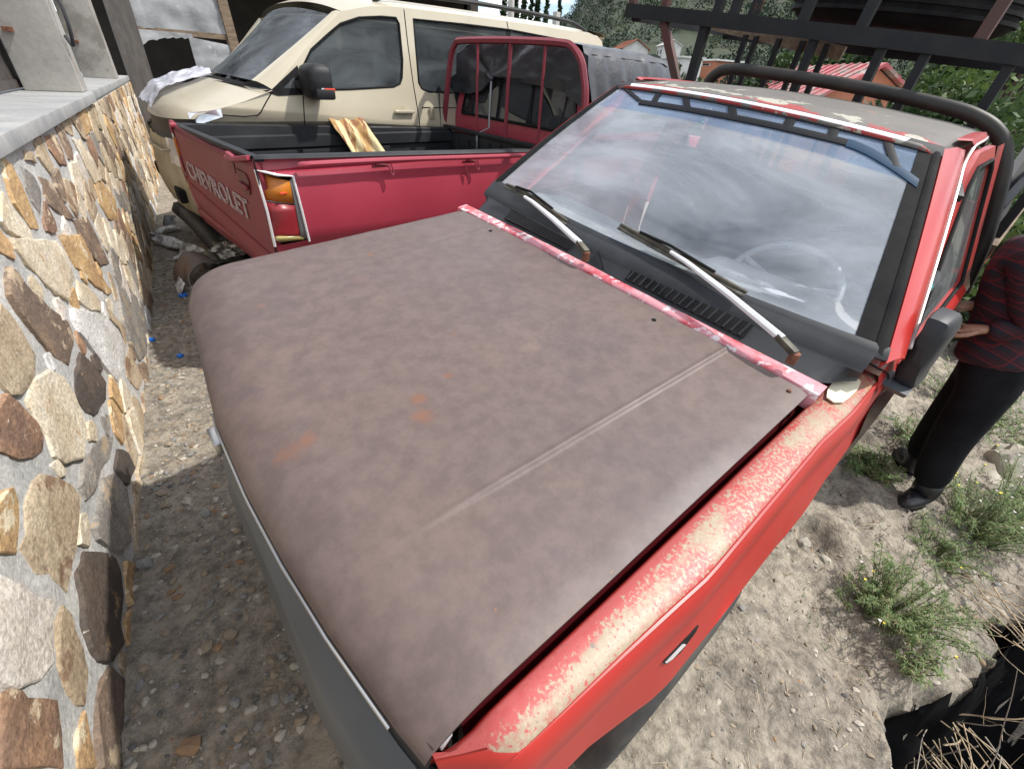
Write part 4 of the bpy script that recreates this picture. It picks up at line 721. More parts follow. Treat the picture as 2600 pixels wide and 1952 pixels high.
# ------------------------------------------------------------------ second pickup (local x forward, y to its left = far side)
T2 = thing('pickup_truck', 'rose-red pickup behind the hood with its open black bed and tailgate turned to the wall', 'pickup truck', (0.5226, -2.3599, 0.1528), (0, 0, 3.1765))
def side_y(z): return .800 + .022 * math.sin(max(0, min(1, (z - .45) / .5)) * math.pi) - .05 * max(0, (.55 - z) / .3)
TLX0, TLX1 = -.008, .150
for sg in (-1, 1):
    # bed side skin with an opening for the tail lamp
    out = [(-.004, .40), (2.34, .36), (2.34, .930), (1.776, .945), (.875, .972), (.286, .985), (.02, .992), (-.004, .985)]
    hole = [(.005, .585), (.156, .600), (.147, .905), (.05, .925), (.005, .935)]
    g = G().sheet(out, [hole], lambda x, z: (x, sg * (side_y(z) - .03 * math.exp(-x / .02) - .01 * math.exp(-x / .1)), z), (.5, .6, .66, .72, .78, .84, .9))
    s_ = obj('bed_side', g, RED2, T2, ang=40)
    obj('rail_cap', G().loft([[(x, sg * (.806 - .03 * math.exp(-x / .03)), z + .000), (x, sg * (.790 - .03 * math.exp(-x / .03)), z + .012), (x, sg * .745, z + .014), (x, sg * .725, z + .004), (x, sg * .722, z - .06)] for x, z in ((.0, .988), (.05, .990), (.3, .984), (.9, .970), (1.5, .954), (2.3, .932))]), BEDL, s_, ang=60)
    # inner wall of the liner with ribs
    obj('liner_wall', G().loft([[(x, sg * (.722 + .0 * x), .925), (x, sg * .70, .915), (x, sg * .698, .84), (x, sg * .72, .825), (x, sg * .715, .74), (x, sg * .69, .73), (x, sg * .69, .50)] for x in np.linspace(.06, 2.28, 10)]), BEDL, s_, ang=30)
    for x0, x1 in ((.35, .78), (.80, 1.05), (1.2, 1.6)): obj('liner_panel', G().box(((x0 + x1) / 2, sg * .705, .785), (x1 - x0 - .02, .02, .07)), BEDL, s_, bevel=.006)
    # tail lamp
    L_ = obj('tail_lamp', G().sheet([(TLX0 + .003, .612), (.130, .622), (.124, .645), (.126, .775), (-.006, .800), (-.01, .64)], [], lambda x, z: (x, sg * (side_y(z) - .008 - .03 * math.exp(-max(x, 0) / .02)), z), (.65, .7, .75)), REDL, T2, solid=.02)
    def lp(pts, name, m_, o=0.0): return obj(name, G().sheet(pts, [], lambda x, z: (x, sg * (side_y(z) - .009 + o - .03 * math.exp(-max(x, -.01) / .02)), z), (.65, .7, .75, .85)), m_, L_, solid=.015)
    lp([(-.008, .806), (.124, .786), (.130, .890), (.0, .920), (-.008, .92)], 'amber_lens', AMBER, .003)
    lp([(-.008, .595), (.150, .602), (.136, .622), (.02, .626), (-.008, .640)], 'clear_lens', CLEARL, .002)
    lp([(-.008, .800), (.150, .776), (.150, .785), (-.008, .809)], 'divider', GREYL, .006)
    lp([(.124, .62), (.152, .602), (.150, .905), (.132, .89)], 'divider', GREYL, .004)
    obj('lamp_notch', G().box((.085, sg * (side_y(.835) - .004), .838), (.034, .014, .008)), REFL, L_, bevel=.003)
    fr = [(-.006, .585), (-.004, .76), (-.006, .943), (.03, .935), (.075, .921), (.149, .910), (.153, .75), (.161, .592)]
    obj('chrome_frame', G().tube([(x, sg * (side_y(z) + .002 - .03 * math.exp(-max(x, 0) / .02)), z) for x, z in fr], .0065, 6), TRIMW, L_)
    # tie rail with hooks
    tr_ = obj('tie_rail', G().tube(smoothpath([(.195, sg * .822, .955), (.235, sg * .842, .964), (.7, sg * .843, .958), (1.3, sg * .843, .942), (2.0, sg * .842, .925), (2.2, sg * .82, .915)], 4), .0135, 8), RED2, T2)
    for x in (.645, 1.27, 1.9):
        z = tab(x, [.2, 2.2], [.964, .92]) - .008
        obj('hook', G().tube(smoothpath([(x - .06, sg * .845, z - .004), (x + .01, sg * .848, z - .012), (x + .022, sg * .850, z - .045), (x + .032, sg * .856, z - .062), (x + .042, sg * .852, z - .045), (x + .03, sg * .846, z - .005)], 4), .0042, 6), RED2D, tr_)
        obj('bracket', G().box((x - .025, sg * .828, z - .016), (.10, .012, .014)), RED2D, tr_, bevel=.003)
    obj('hook', G().tube([(1.215, sg * .832, .90), (1.222, sg * .836, .865), (1.228, sg * .836, .825), (1.234, sg * .834, .87)], .0045, 6), RED2D, tr_)
# tailgate
def tg_b(y): return tab(y, [-.66, -.163, .265, .693, .79], [.36, .398, .448, .476, .60])
g = G().grid(lambda u, v: (.0 + .012 * math.sin(max(0, min(1, (v - .0) / .25)) * math.pi) * -1 if v < .25 else 0.0, lerp(-.775, .785, u), lerp(tg_b(lerp(-.775, .785, u)), .965 + .012 * abs(u - .5), v)), 30, 20, flip=True)
TG = obj('tailgate', g, RED2D, T2, ang=40, solid=.03)
obj('top_roll', G().tube([(.012, y, z) for y, z in ((.80, 1.004), (.66, .985), (.3, .966), (-.1, .950), (-.36, .944), (-.43, .949))], .016, 8), RED2D, TG)
obj('top_roll', G().tube(smoothpath([(-.012, -.36, .944), (-.015, -.47, .950), (-.010, -.58, .966), (.0, -.70, .985)], 4), .012, 8), RED2, TG)
obj('latch', G().box((-.004, -.44, .963), (.03, .10, .022), Euler((0.1, 0, 0)).to_matrix()), RED2, TG, bevel=.008)
obj('latch', G().box((-.004, .70, .998), (.03, .05, .022), Euler((0.1, 0, 0)).to_matrix()), RED2, TG, bevel=.008)
obj('edge_strip', G().tube([(-.004, y, z) for y, z in ((.775, .985), (.785, .80), (.80, .64), (.76, .55), (.70, .475))], .007, 6), RED2, TG)
obj('fold_line', G().tube([(-.004, y, z) for y, z in ((.79, .635), (.4, .600), (0, .565), (-.4, .53), (-.76, .50))], .008, 6), RED2D, TG)
obj('fold_line', G().tube([(-.004, y, z) for y, z in ((.72, .55), (.4, .525), (0, .495), (-.4, .465), (-.7, .44))], .006, 6), RED2, TG)
hp = obj('handle_recess', G().prism([(-.006, -.465, .905), (-.006, -.60, .900), (-.006, -.625, .87), (-.006, -.59, .80), (-.006, -.52, .785), (-.006, -.475, .83)], (.004, 0, 0)), MAROON, TG)
obj('handle', G().bar((-.014, -.48, .838), (-.014, -.60, .832), .012, .022), RED2D, hp, bevel=.004)
obj('tailgate_gap', G().tube([(-.006, -.782, z) for z in (.985, .80, .62, .5)], .004, 5), RUBBER, TG)
obj('hinge_mark', G().prism([(-.004, -.40, .925), (-.004, -.44, .925), (-.004, -.425, .875)], (.003, 0, 0)), MAROON, TG)
obj('reflector', G().box((-.006, .765, .885), (.006, .03, .02)), REFL, TG)
# badge lettering
cu = bpy.data.curves.new('lettering', 'FONT'); cu.body = 'CHEVROLET'; cu.size = 0.150; cu.space_character = 1.10; cu.fill_mode = 'NONE'; cu.bevel_depth = 0.0042; cu.bevel_resolution = 1
tmp = bpy.data.objects.new('lettering_curve', cu); COL.objects.link(tmp); bpy.context.view_layer.update()
me = bpy.data.meshes.new_from_object(tmp.evaluated_get(bpy.context.evaluated_depsgraph_get())); COL.objects.unlink(tmp); bpy.data.objects.remove(tmp)
xsn = [v.co.x for v in me.vertices]; w = max(xsn) - min(xsn)
for v in me.vertices:
    X = (v.co.x - min(xsn)) / w; Y = v.co.y
    y = lerp(.665, -.50, X); z = lerp(.690, .652, X) + Y * (.104 / .105); v.co = Vector((-.006 - v.co.z * .6, y, z))
me.materials.clear(); me.materials.append(LETTER); lt = bpy.data.objects.new('lettering', me); COL.objects.link(lt); lt.parent = TG
obj('rear_roll_pan', G().loft([[(.02, y, .50), (-.01, y, .44), (.02, y, .36), (.15, y, .33)] for y in np.linspace(-.76, .76, 10)]), RED2D, T2)
obj('bed_floor', G().box((1.17, 0, .52), (2.3, 1.42, .04)), BEDL, T2, smooth=False)
for k in range(9): obj('floor_rib', G().box((1.17, -.60 + .15 * k, .548), (2.2, .05, .016)), BEDL, T2, smooth=False)
fw = obj('front_wall', G().box((2.30, 0, .72), (.05, 1.46, .40)), BEDL, T2, bevel=.01)
for k in range(9): obj('rib', G().box((2.268, -.60 + .15 * k, .70), (.02, .06, .36)), BEDL, fw, smooth=False)
obj('wall_cap', G().bar((2.285, .80, .955), (2.285, -.80, .905), .06, .03), BEDL, fw, bevel=.006)
obj('liner_top', G().bar((.028, .74, .992), (.028, -.76, .982), .045, .02), BEDL, T2, bevel=.006)
# headache rack
path = [(2.3, .86, .88), (2.3, .80, 1.16), (2.3, .745, 1.39), (2.3, .70, 1.53), (2.3, .64, 1.60), (2.3, .56, 1.618), (2.3, .15, 1.620), (2.3, -.26, 1.612), (2.3, -.60, 1.598), (2.3, -.70, 1.575), (2.3, -.79, 1.50), (2.3, -.835, 1.40), (2.3, -.868, 1.28), (2.3, -.90, .92)]
HR = obj('headache_rack', G().tube(smoothpath(path, 4), .026, 6), RED2D, T2, ang=50)
for y0, y1 in ((.342, .348), (-.06, -.037), (-.436, -.431)): obj('bar', G().tube([(2.3, y0, 1.60), (2.3, y1, .93)], .0115 if y0 > .3 or y0 < -.3 else .016, 8), RED2D, HR)
# cab
obj('cab_back', G().sheet([(.82, .60), (-.82, .60), (-.82, 1.08), (-.70, 1.55), (.70, 1.55), (.82, 1.08)], [[(.72, 1.075), (-.72, 1.03), (-.63, 1.46), (.63, 1.46)]], lambda y, z: (2.42 + .12 * max(0, z - 1.0), y, z), (1.0, 1.2), ext=(.02, 0, 0)), RED2, T2, ang=30)
rw = obj('rear_window', G().sheet([(.72, 1.075), (-.72, 1.03), (-.63, 1.46), (.63, 1.46)], [], lambda y, z: (2.424 + .12 * (z - 1.0), y, z)), DARKG, T2)
obj('window_seal', G().tube([(2.418 + .12 * (z - 1), y, z) for y, z in ((.72, 1.075), (-.72, 1.03), (-.63, 1.46), (.63, 1.46))], .014, 6, closed=True), RUBBER, rw)
for y in (.22, -.20): obj('slider_frame', G().bar((2.43, y, 1.05), (2.475, y * .9, 1.46), .02, .02), RUBBER, rw, smooth=False)
obj('cab_roof', G().grid(lambda u, v: (lerp(2.47, 3.75, u), lerp(-.70, .70, v), 1.55 + .05 * math.sin(math.pi * v) - .05 * sst((u - .85) / .15)), 14, 14), RED2, T2)
for sg in (-1, 1):
    obj('door', G().loft([[(x, sg * .82, .42), (x, sg * .84, .70), (x, sg * .83, .98), (x, sg * .80, 1.04)] for x in np.linspace(2.42, 4.0, 8)]), RED2, T2, ang=40)
    obj('door_pane', G().sheet([(2.55, 1.04), (3.98, 1.04), (3.45, 1.50), (2.60, 1.50)], [], lambda x, z: (x, sg * (.80 - .22 * (z - 1.04)), z)), DARKG, T2)
    obj('front_fender', G().loft([[(x, sg * .80, .45), (x, sg * .82, .75), (x, sg * .78, .95), (x, sg * .60, .97 - .04 * (x - 4))] for x in np.linspace(4.0, 5.05, 8)]), RED2, T2, ang=40)
    for wx in (1.2, 4.35):
        w_ = obj('wheel', G().loft([[(wx + r * math.cos(a), sg * .70 + o, .19 + r * math.sin(a)) for r, o in [(.2, .085), (.30, .1), (.325, .05), (.325, -.05), (.30, -.1), (.2, -.085)]] for a in np.linspace(0, 6.2832, 25)]), RUBBER, T2, ang=60)
        obj('rim', G().loft([[(wx + r * math.cos(a), sg * (.70 + o), .19 + r * math.sin(a)) for r, o in [(.205, .07), (.1, .04), (.001, .05)]] for a in np.linspace(0, 6.2832, 17)]), WHITEM, w_)
obj('hood', G().grid(lambda u, v: (lerp(4.0, 5.1, u), lerp(-.72, .72, v), .98 - .06 * u + .02 * math.sin(math.pi * v) - .08 * max(0, u - .85) / .15), 12, 10), RED2, T2)
obj('windshield', G().grid(lambda u, v: (lerp(4.02, 3.62, u), lerp(-.74, .74, v) * lerp(1, .88, u), lerp(1.0, 1.52, u)), 6, 8), DARKG, T2)
obj('cab_dark_floor', G().box((3.2, 0, .5), (1.5, 1.5, .1)), DARKIN, T2, smooth=False); obj('seat', G().box((2.75, 0, .95), (.25, 1.3, .75)), DARKIN, T2, bevel=.05)
# black tarp gathered over the cab
KN = Vector((2.385, .245, 1.375))
tarp = G()
def low_edge(y):   # lower hem of the tarp at the cab's back
    return tab(y, [-.80, -.60, -.574, -.3, -.05, .07, .16, .228, .30, .40, .564, .80, .90], [1.20, 1.28, 1.300, 1.335, 1.345, 1.355, 1.372, 1.378, 1.33, 1.265, 1.235, 1.235, 1.28])
def tb(u, v):
    y = lerp(.90, -.80, u); top = 1.605 - .10 * max(0, abs(y) - .58) / .25 - (.14 if abs(y) > .78 else 0); z = lerp(low_edge(y), top, v); p = Vector((2.40 + .06 * (z - 1.2), y, z)); d = Vector((y - KN.y, z - KN.z)); r = d.length; a = math.atan2(d.y, d.x)
    p.x += -.018 * math.sin(a * 9 + 3 * nz(a, 0, 1, 1.5)) * min(1, r * 5) * math.exp(-r * 1.2) - .03 * math.exp(-(r / .08) ** 2) + .012 * nz(y, z, 0, 6)
    return tuple(p)
TA = thing('tarp', 'black plastic tarp tied over the cab of the rose-red pickup with a gathered knot', 'tarp'); TA.matrix_world = Matrix.Translation(T2.location) @ Euler((0, 0, 3.1765)).to_matrix().to_4x4()
obj('rear_flap', G().grid(tb, 90, 26), TARP, TA, ang=60)
def tt(u, v):
    x = lerp(2.44, 4.2, u); a = lerp(-1, 1, v); zt = 1.615 - .10 * sst((u - .55) / .45) - .30 * sst((u - .8) / .2); w = lerp(.80, .84, u)
    if abs(a) < .72: y = a / .72 * .66; z = zt + .03 * (1 - (a / .72) ** 2) - .02 * (abs(a) / .72) ** 3
    else: t = (abs(a) - .72) / .28; y = math.copysign(.66 + .17 * t ** .7, a); z = zt - .02 - .42 * t
    o = .014 * math.sin(x * 16 + 2 * nz(x, a, 0, 2)) * max(.15, (abs(a) - .5) * 2) + .012 * nz(x, y, z, 4); return (x, y + math.copysign(o, y), z + o * .5)
obj('roof_cover', G().grid(tt, 60, 44), TARP, TA, ang=60)
obj('far_bundle', G().grid(lambda u, v: (2.30 + .12 * math.cos(v * 3.1) * -1 + .05, .80 + .10 * math.sin(v * 3.1), lerp(.94, 1.29 - .05 * abs(v - .5), u) ), 8, 10), TARP, TA)
for a, b in ((KN, (2.36, .25, 1.33)),): obj('knot', G().tube([KN + Vector((-.02, .03, .01)), KN + Vector((-.03, 0, 0)), KN + Vector((-.02, -.03, -.02))], .018, 7), TARP, TA)
st = [(2.365, .232, 1.35), (2.345, .222, 1.20), (2.325, .205, 1.06), (2.318, .195, .995), (2.275, .29, .945), (2.262, .30, .92), (2.262, .295, .86), (2.262, .29, .74)]
tag(obj('tie_strap', G().loft([[Vector(p) + Vector((0, -.011, 0)), Vector(p) + Vector((-.004, 0, 0)), Vector(p) + Vector((0, .011, 0))] for p in st]), mat('grey_strap', (.25, .26, .28), .6), None, solid=.002), 'grey strap hanging from the tarp knot down into the black bed', 'strap').matrix_world = TA.matrix_world
# draped cloth on the far bed rail
def cl(u, v):
    x = lerp(1.105, 1.42, u) + .30 * 0; t = v * .62
    if v < .14: y = lerp(.835, .79, v / .14); z = 1.012 - .02 * (1 - v / .14) + .01
    else: q = (v - .14) / .86; y = .785 - .27 * q ** .75 - .02 * math.sin(q * 3); z = 1.012 - .36 * q ** 1.15
    fo = .022 * math.sin(u * 15 + 1.2) * sst(v * 2) + .012 * nz(u, v, 0, 3); z += .006 * math.sin(u * 15 + 1.2) * (1 - v); return (x + .16 * max(0, v - .3) * 1.0 - .02 * math.sin(v * 3), y - fo, z + .004)
tag(obj('draped_cloth', G().grid(cl, 40, 30), CLOTH, None, solid=.003), 'yellow and brown stained cloth draped over the far rail of the black pickup bed', 'cloth').matrix_world = TA.matrix_world
# ------------------------------------------------------------------ van (x forward, y to its left = near side)
VN = thing('van', 'pale gold passenger van with a broken front, parked behind the rose-red pickup', 'van', (0.5849, -4.0558, 0.1575), (0, 0, 0.07542))
def vy(z): return .975 - .02 * max(0, .6 - z) if z < 1.0 else (.975 - .185 * (z - 1.0) if z < 1.2 else .938 - .177 * (z - 1.2))
side = [(-.05, .42), (-.08, .74), (-.085, 1.0), (-.12, 1.045), (-.28, 1.083), (-.45, 1.125), (-.68, 1.200), (-.78, 1.285), (-1.0, 1.465), (-1.20, 1.615), (-1.354, 1.724), (-1.632, 1.786), (-1.926, 1.813), (-2.62, 1.835), (-3.25, 1.850), (-4.0, 1.863), (-4.82, 1.867), (-4.93, 1.82), (-5.03, 1.55), (-5.10, 1.15), (-5.12, .8), (-5.08, .35)]
def arc(cx, r, z0): 
    a0 = math.asin(max(-1, min(1, (.33 - z0) / r))); return [(cx + r * math.cos(t), z0 + r * math.sin(t)) for t in np.linspace(math.pi - a0, a0, 12)]
side += [(-4.5, .33)] + [(x, z) for x, z in arc(-4.05, .38, .33)] + [(x, z) for x, z in arc(-.90, .38, .33)]
dwin = [(-.925, 1.205), (-.897, 1.293), (-1.042, 1.462), (-1.2, 1.565), (-1.332, 1.645), (-1.506, 1.700), (-1.72, 1.728), (-1.865, 1.735), (-1.885, 1.70), (-1.865, 1.45), (-1.83, 1.32), (-1.80, 1.277), (-1.727, 1.252), (-1.3, 1.222)]
tri = [(-.69, 1.212), (-.885, 1.340), (-.872, 1.210)]
rwin = [(-2.043, 1.746), (-2.6, 1.766), (-3.245, 1.782), (-4.1, 1.770), (-4.63, 1.730), (-4.775, 1.69), (-4.80, 1.60), (-4.74, 1.30), (-4.62, 1.235), (-3.2, 1.225), (-2.10, 1.225), (-2.03, 1.25), (-2.006, 1.29)]
for sg in (1, -1):
    mp = lambda x, z, o=0.0: (x, sg * (vy(z) + o) * (1 - .0 * x), z)
    bs_ = obj('body_side', G().sheet(side, [dwin, tri, rwin], lambda x, z: mp(x, z, -.11 * max(0, (x + .30) / .25) ** 2 if x > -.30 else 0), (.5, .7, .85, 1.0, 1.1, 1.2, 1.3, 1.4, 1.5, 1.6, 1.7, 1.8)), BEIGE, VN, ang=25)
    def pane(name, pl): 
        p_ = obj(name, G().sheet(pl, [], lambda x, z: mp(x, z, -.008), (1.3, 1.4, 1.5, 1.6, 1.7)), VANG, VN, ang=60)
        obj('seal', G().tube([mp(x, z, -.001) for x, z in pl], .009, 6, closed=True), RUBBER, p_); return p_
    pane('door_window', dwin); pr = pane('rear_side_window', rwin)
    obj('divider', G().sheet([(-3.20, 1.225), (-3.27, 1.225), (-3.27, 1.785), (-3.20, 1.782)], [], lambda x, z: mp(x, z, -.004), (1.4, 1.6)), RUBBER, pr)
    obj('quarter_trim', G().sheet([(-.60, 1.195), (-.67, 1.205), (-.905, 1.36), (-.93, 1.205), (-.90, 1.175), (-.70, 1.165)], [[(-.76, 1.215), (-.86, 1.29), (-.86, 1.215)]], lambda x, z: mp(x, z, .004), (1.2,)), RUBBER, VN)
    obj('quarter_glass', G().sheet([(-.76, 1.215), (-.86, 1.29), (-.86, 1.215)], [], lambda x, z: mp(x, z, .002)), VANG, VN)
    for pl in ([(-.895, 1.17), (-.855, 1.0), (-.83, .70), (-.85, .45)], [(-1.957, 1.80), (-1.945, 1.55), (-1.942, 1.3), (-1.950, 1.0), (-1.95, .5)], [(-3.215, 1.845), (-3.23, 1.79)], [(-.68, 1.20), (-.60, 1.12), (-.545, 1.06), (-.515, 1.042), (-.42, 1.035), (-.285, 1.045)], [(-2.0, 1.10), (-3.5, 1.10), (-4.6, 1.10)]):
        obj('panel_seam', G().tube([mp(x, z, .0006) for x, z in pl], .0042, 5), RUBBER, bs_)
    h = obj('door_handle', G().prism([mp(-1.76 + .10 * math.cos(t) * .68 * (1.0), 1.068 + .050 * math.sin(t), -.002) for t in np.linspace(0, 6.2832, 17)[:-1]], (0, .004 * sg, 0)), BEIGED, VN)
    obj('grip', G().box((-1.79, sg * .985, 1.068), (.21, .03, .024)), BEIGE, h, bevel=.009)
    h2 = obj('door_handle', G().box((-2.10, sg * .978, 1.06), (.05, .02, .10)), BEIGED, VN, bevel=.008)
    MC = Vector((-.975, sg * 1.045, 1.265)); g = G(); secs = []
    for t, s_ in ((0, .55), (.15, .85), (.4, 1), (.8, 1), (1, .96)):
        c = MC + Vector((.11 - .17 * t, 0, 0)); secs.append([c + Vector((0, .115 * s_ * math.copysign(abs(math.cos(a)) ** .55, math.cos(a)), .115 * s_ * math.copysign(abs(math.sin(a)) ** .55, math.sin(a)))) for a in np.linspace(0, 6.2832, 25)])
    g.loft(secs, flip=sg < 0); g.add(secs[0][:-1], [tuple(range(24))]); m_ = obj('side_mirror', g, BLACKP, VN, ang=50)
    obj('mirror_glass', G().add([p + Vector((-.003, 0, 0)) for p in secs[-1][:-1]], [tuple(range(24))]), CHROME, m_)
    obj('indicator', G().box(MC + Vector((-.035, sg * .108, -.045)), (.085, .02, .020)), REFL, m_, bevel=.004); obj('indicator_cap', G().box(MC + Vector((.02, sg * .108, -.045)), (.02, .02, .020)), HEADL, m_, bevel=.004)
    obj('mirror_lower', G().box(MC + Vector((-.0, sg * .06, -.075)), (.15, .13, .07)), BLACKP, m_, bevel=.02); obj('mirror_foot', G().bar((-.86, sg * .93, 1.24), (-.93, sg * 1.0, 1.235), .06, .05), BLACKP, m_, bevel=.01)
    rp = [(-1.75, .70, 1.845), (-1.95, .70, 1.905), (-2.2, .70, 1.930), (-3.2, .70, 1.965), (-4.3, .70, 1.965), (-4.55, .70, 1.945), (-4.75, .70, 1.905)]
    rl = obj('roof_rail', G().tube(smoothpath([(x, y * sg, z) for x, y, z in rp], 4), .019, 8), BLACKP, VN)
    for x in (-1.95, -2.9, -3.9, -4.55): obj('rail_foot', G().bar((x, .70 * sg, 1.86), (x, .70 * sg, 1.94), .05, .05), BLACKP, rl, bevel=.01)
    for wx in (-.90, -4.05):
        w_ = obj('wheel', G().loft([[(wx + r * math.cos(a), sg * .83 + o, .20 + r * math.sin(a)) for r, o in [(.2, .1), (.32, .115), (.345, .06), (.345, -.06), (.32, -.11), (.2, -.1)]] for a in np.linspace(0, 6.2832, 25)]), RUBBER, VN, ang=60)
        obj('rim', G().loft([[(wx + r * math.cos(a), sg * (.83 + o), .20 + r * math.sin(a)) for r, o in [(.205, .085), (.1, .05), (.001, .06)]] for a in np.linspace(0, 6.2832, 17)]), CHROME, w_)
def cross(c, e, yE, w, p=2.6): t = abs(w) ** p; return (lerp(c[0], e[0], t), yE * w, lerp(c[1], e[1], abs(w) ** (p * .8)))
ztop = lambda x: tab(-x, [1.354, 1.632, 1.926, 2.62, 3.25, 4.0, 4.83, 4.93], [1.724, 1.786, 1.813, 1.835, 1.850, 1.863, 1.867, 1.82])
g = G(); secs = []
for x in list(np.linspace(-1.36, -2.0, 9)) + list(np.linspace(-2.2, -4.95, 16)):
    z = ztop(x); secs.append([(x + .10 * (1 - abs(w) ** 2) * sst((x + 2) / .64), (vy(z) - .002) * w, z + .095 * (1 - abs(w) ** 2.8) * (1 if x < -1.6 else lerp(.8, 1, (-1.36 - x) / .24))) for w in np.linspace(-1, 1, 31)])
obj('roof', g.loft(secs), BEIGE, VN, ang=60)
obj('rear_spoiler', G().loft([[(-4.78, y, 1.955 - .06 * abs(y / .84) ** 3), (-5.0, y, 1.950 - .06 * abs(y / .84) ** 3), (-5.03, y, 1.915 - .06 * abs(y / .84) ** 3), (-4.88, y, 1.87 - .05 * abs(y / .84) ** 3)] for y in np.linspace(-.80, .80, 16)]), BEIGE, VN)
obj('rear_door', G().loft([[(x, y, z) for y in np.linspace(-w_, w_, 8)] for x, z, w_ in ((-4.93, 1.86, .82), (-5.03, 1.55, .87), (-5.10, 1.15, .94), (-5.12, .8, .97), (-5.08, .35, .95))]), BEIGE, VN)
# front: windshield, hood, nose
def vws(u, w): p = cross((lerp(-.50, -1.235, u), lerp(1.272, 1.765, u)), (lerp(-.575, -1.295, u), lerp(1.252, 1.70, u)), lerp(.81, .77, u) * (1 if w > 0 else .88), w, 2.4); return p
for sg in (1, -1):
    E_ = [(-.68, 1.2), (-.78, 1.285), (-1.0, 1.465), (-1.2, 1.615), (-1.354, 1.724)]
    secs = []
    for i, (x, z) in enumerate(E_):
        a = Vector((x, sg * vy(z), z)); b_ = Vector(vws((0, .16, .48, .78, 1.0)[i], sg * 1.0)); secs.append([a, a.lerp(b_, .33) + Vector((.01, .012 * sg, .012)), a.lerp(b_, .7) + Vector((.01, .010 * sg, .012)), b_, b_ + Vector((-.03, 0, -.01))])
    obj('windshield_pillar', G().loft(secs, flip=sg > 0), BEIGE, VN, ang=60)
obj('windshield', G().grid(lambda u, v: vws(u, lerp(-1, 1, v)), 14, 24), glass_mat('van_windshield_glass', (.5, .54, .58), 3.0, .22, (.42, .46, .5), 2, .02, (1, 1, 2)), VN)
obj('wiper_cowl', G().loft([[cross((-.40, 1.232), (-.60, 1.205), .93, w, 2.4), Vector(vws(-.02, w)) + Vector((0, 0, -.01))] for w in np.linspace(-1, 1, 24)]), RUBBER, VN)
prof = [((-.42, 1.240), (-.67, 1.198)), ((-.33, 1.205), (-.45, 1.125)), ((-.18, 1.155), (-.29, 1.085)), ((-.05, 1.10), (-.20, 1.062)), ((.03, 1.04), (-.14, 1.045)), ((.055, .985), (-.11, 1.02))]
obj('hood', G().loft([[cross(c, e, .955, w, 2.6) for w in np.linspace(-1, 1, 30)] for c, e in prof]), BEIGE, VN, ang=60)
prof = [((.055, .985), (-.11, 1.02)), ((.045, .95), (-.10, .98)), ((.05, .88), (-.09, .90)), ((.07, .86), (-.07, .87))]
obj('front_grille', G().loft([[cross(c, e, .955, w, 2.6) for w in np.linspace(-1, 1, 30)] for c, e in prof]), BLACKP, VN, ang=60)
prof = [((.08, .86), (-.06, .87)), ((.10, .72), (-.05, .74)), ((.115, .62), (-.04, .62)), ((.12, .48), (-.03, .48)), ((.10, .38), (-.05, .38)), ((.02, .30), (-.15, .30)), ((-.2, .27), (-.3, .28))]
obj('front_bumper', G().loft([[tuple(Vector(cross(c, e, .965, w, 3.2)) + Vector((.012 * nz(w * 3, c[1], 0, 2), 0, 0))) for w in np.linspace(-1, 1, 40)] for c, e in prof]), BEIGED, VN, ang=60)
for sg in (1, -1):
    obj('headlight', G().loft([[tuple(Vector(cross(c, e, .972, w * sg, 2.6)) + Vector((.012, 0, .004))) for w in np.linspace(.60, .97, 12)] for c, e in (((.085, .87), (-.055, .885)), ((.095, .80), (-.05, .80)), ((.10, .70), (-.045, .70)))]), HEADL, VN, ang=60)
    obj('headlight_wing', G().sheet([(-.09, .97), (-.09, 1.055), (-.20, 1.068), (-.285, 1.083), (-.28, 1.035)], [], lambda x, z: (x, sg * (vy(z) + .006 - .10 * max(0, (x + .30) / .25) ** 2), z)), HEADL, VN)
    obj('fog_pocket', G().box((.085, sg * .62, .50), (.05, .22, .10)), RUBBER, VN, bevel=.02)
obj('torn_bumper_edge', G().tube(smoothpath([(.06, .62, .80), (.10, .50, .785), (.115, .30, .79), (.12, .05, .775), (.10, -.2, .79)], 4), .012, 5), BEIGED, VN)
obj('cabin_floor', G().box((-2.8, 0, .45), (4.2, 1.8, .1)), DARKIN, VN, smooth=False)
for x in (-1.75, -2.9, -3.9): obj('seat_row', G().box((x, 0, 1.0), (.3, 1.5, 1.0), Euler((0, -.15, 0)).to_matrix()), SEATM, VN, bevel=.08)
obj('dashboard', G().box((-.85, 0, 1.08), (.5, 1.6, .2)), DARKIN, VN, bevel=.05)
# the front has been pushed back on its far side in a crash
def crush(q, k=.13): w_ = sst((q.x + 1.75) / 1.15); q.x -= k * max(0, .92 - q.y) * w_; return q
bpy.context.view_layer.update(); done = set()
for o in VN.children_recursive:
    if o.type == 'MESH' and o.data.name not in done:
        done.add(o.data.name)
        for v in o.data.vertices: v.co = crush(v.co.copy())
def wr(u, v):
    x = lerp(.05, -.46, u); y = lerp(-.72, .10, v); z = tab(-x, [-.07, .05, .18, .35, .5], [1.0, 1.105, 1.16, 1.21, 1.25]) + .03; e = .05 * (1 - (2 * v - 1) ** 2)
    x = crush(Vector((x, y, z))).x
    return (x + .02 * nz(y, z, 1, 7), y, z + e * .6 + .03 * abs(nz(x, y, 0, 5)) + .010 * nz(x, y, 4, 12) - .10 * max(0, .2 - u) * (1 if v > .5 else .4))
tag(obj('plastic_wrap', G().grid(wr, 44, 50), WRAP, None, ang=25), 'crumpled white plastic wrap lying over the front of the pale gold van', 'plastic sheet').matrix_world = Matrix.Translation(VN.location) @ Euler((0, 0, 0.07542)).to_matrix().to_4x4()
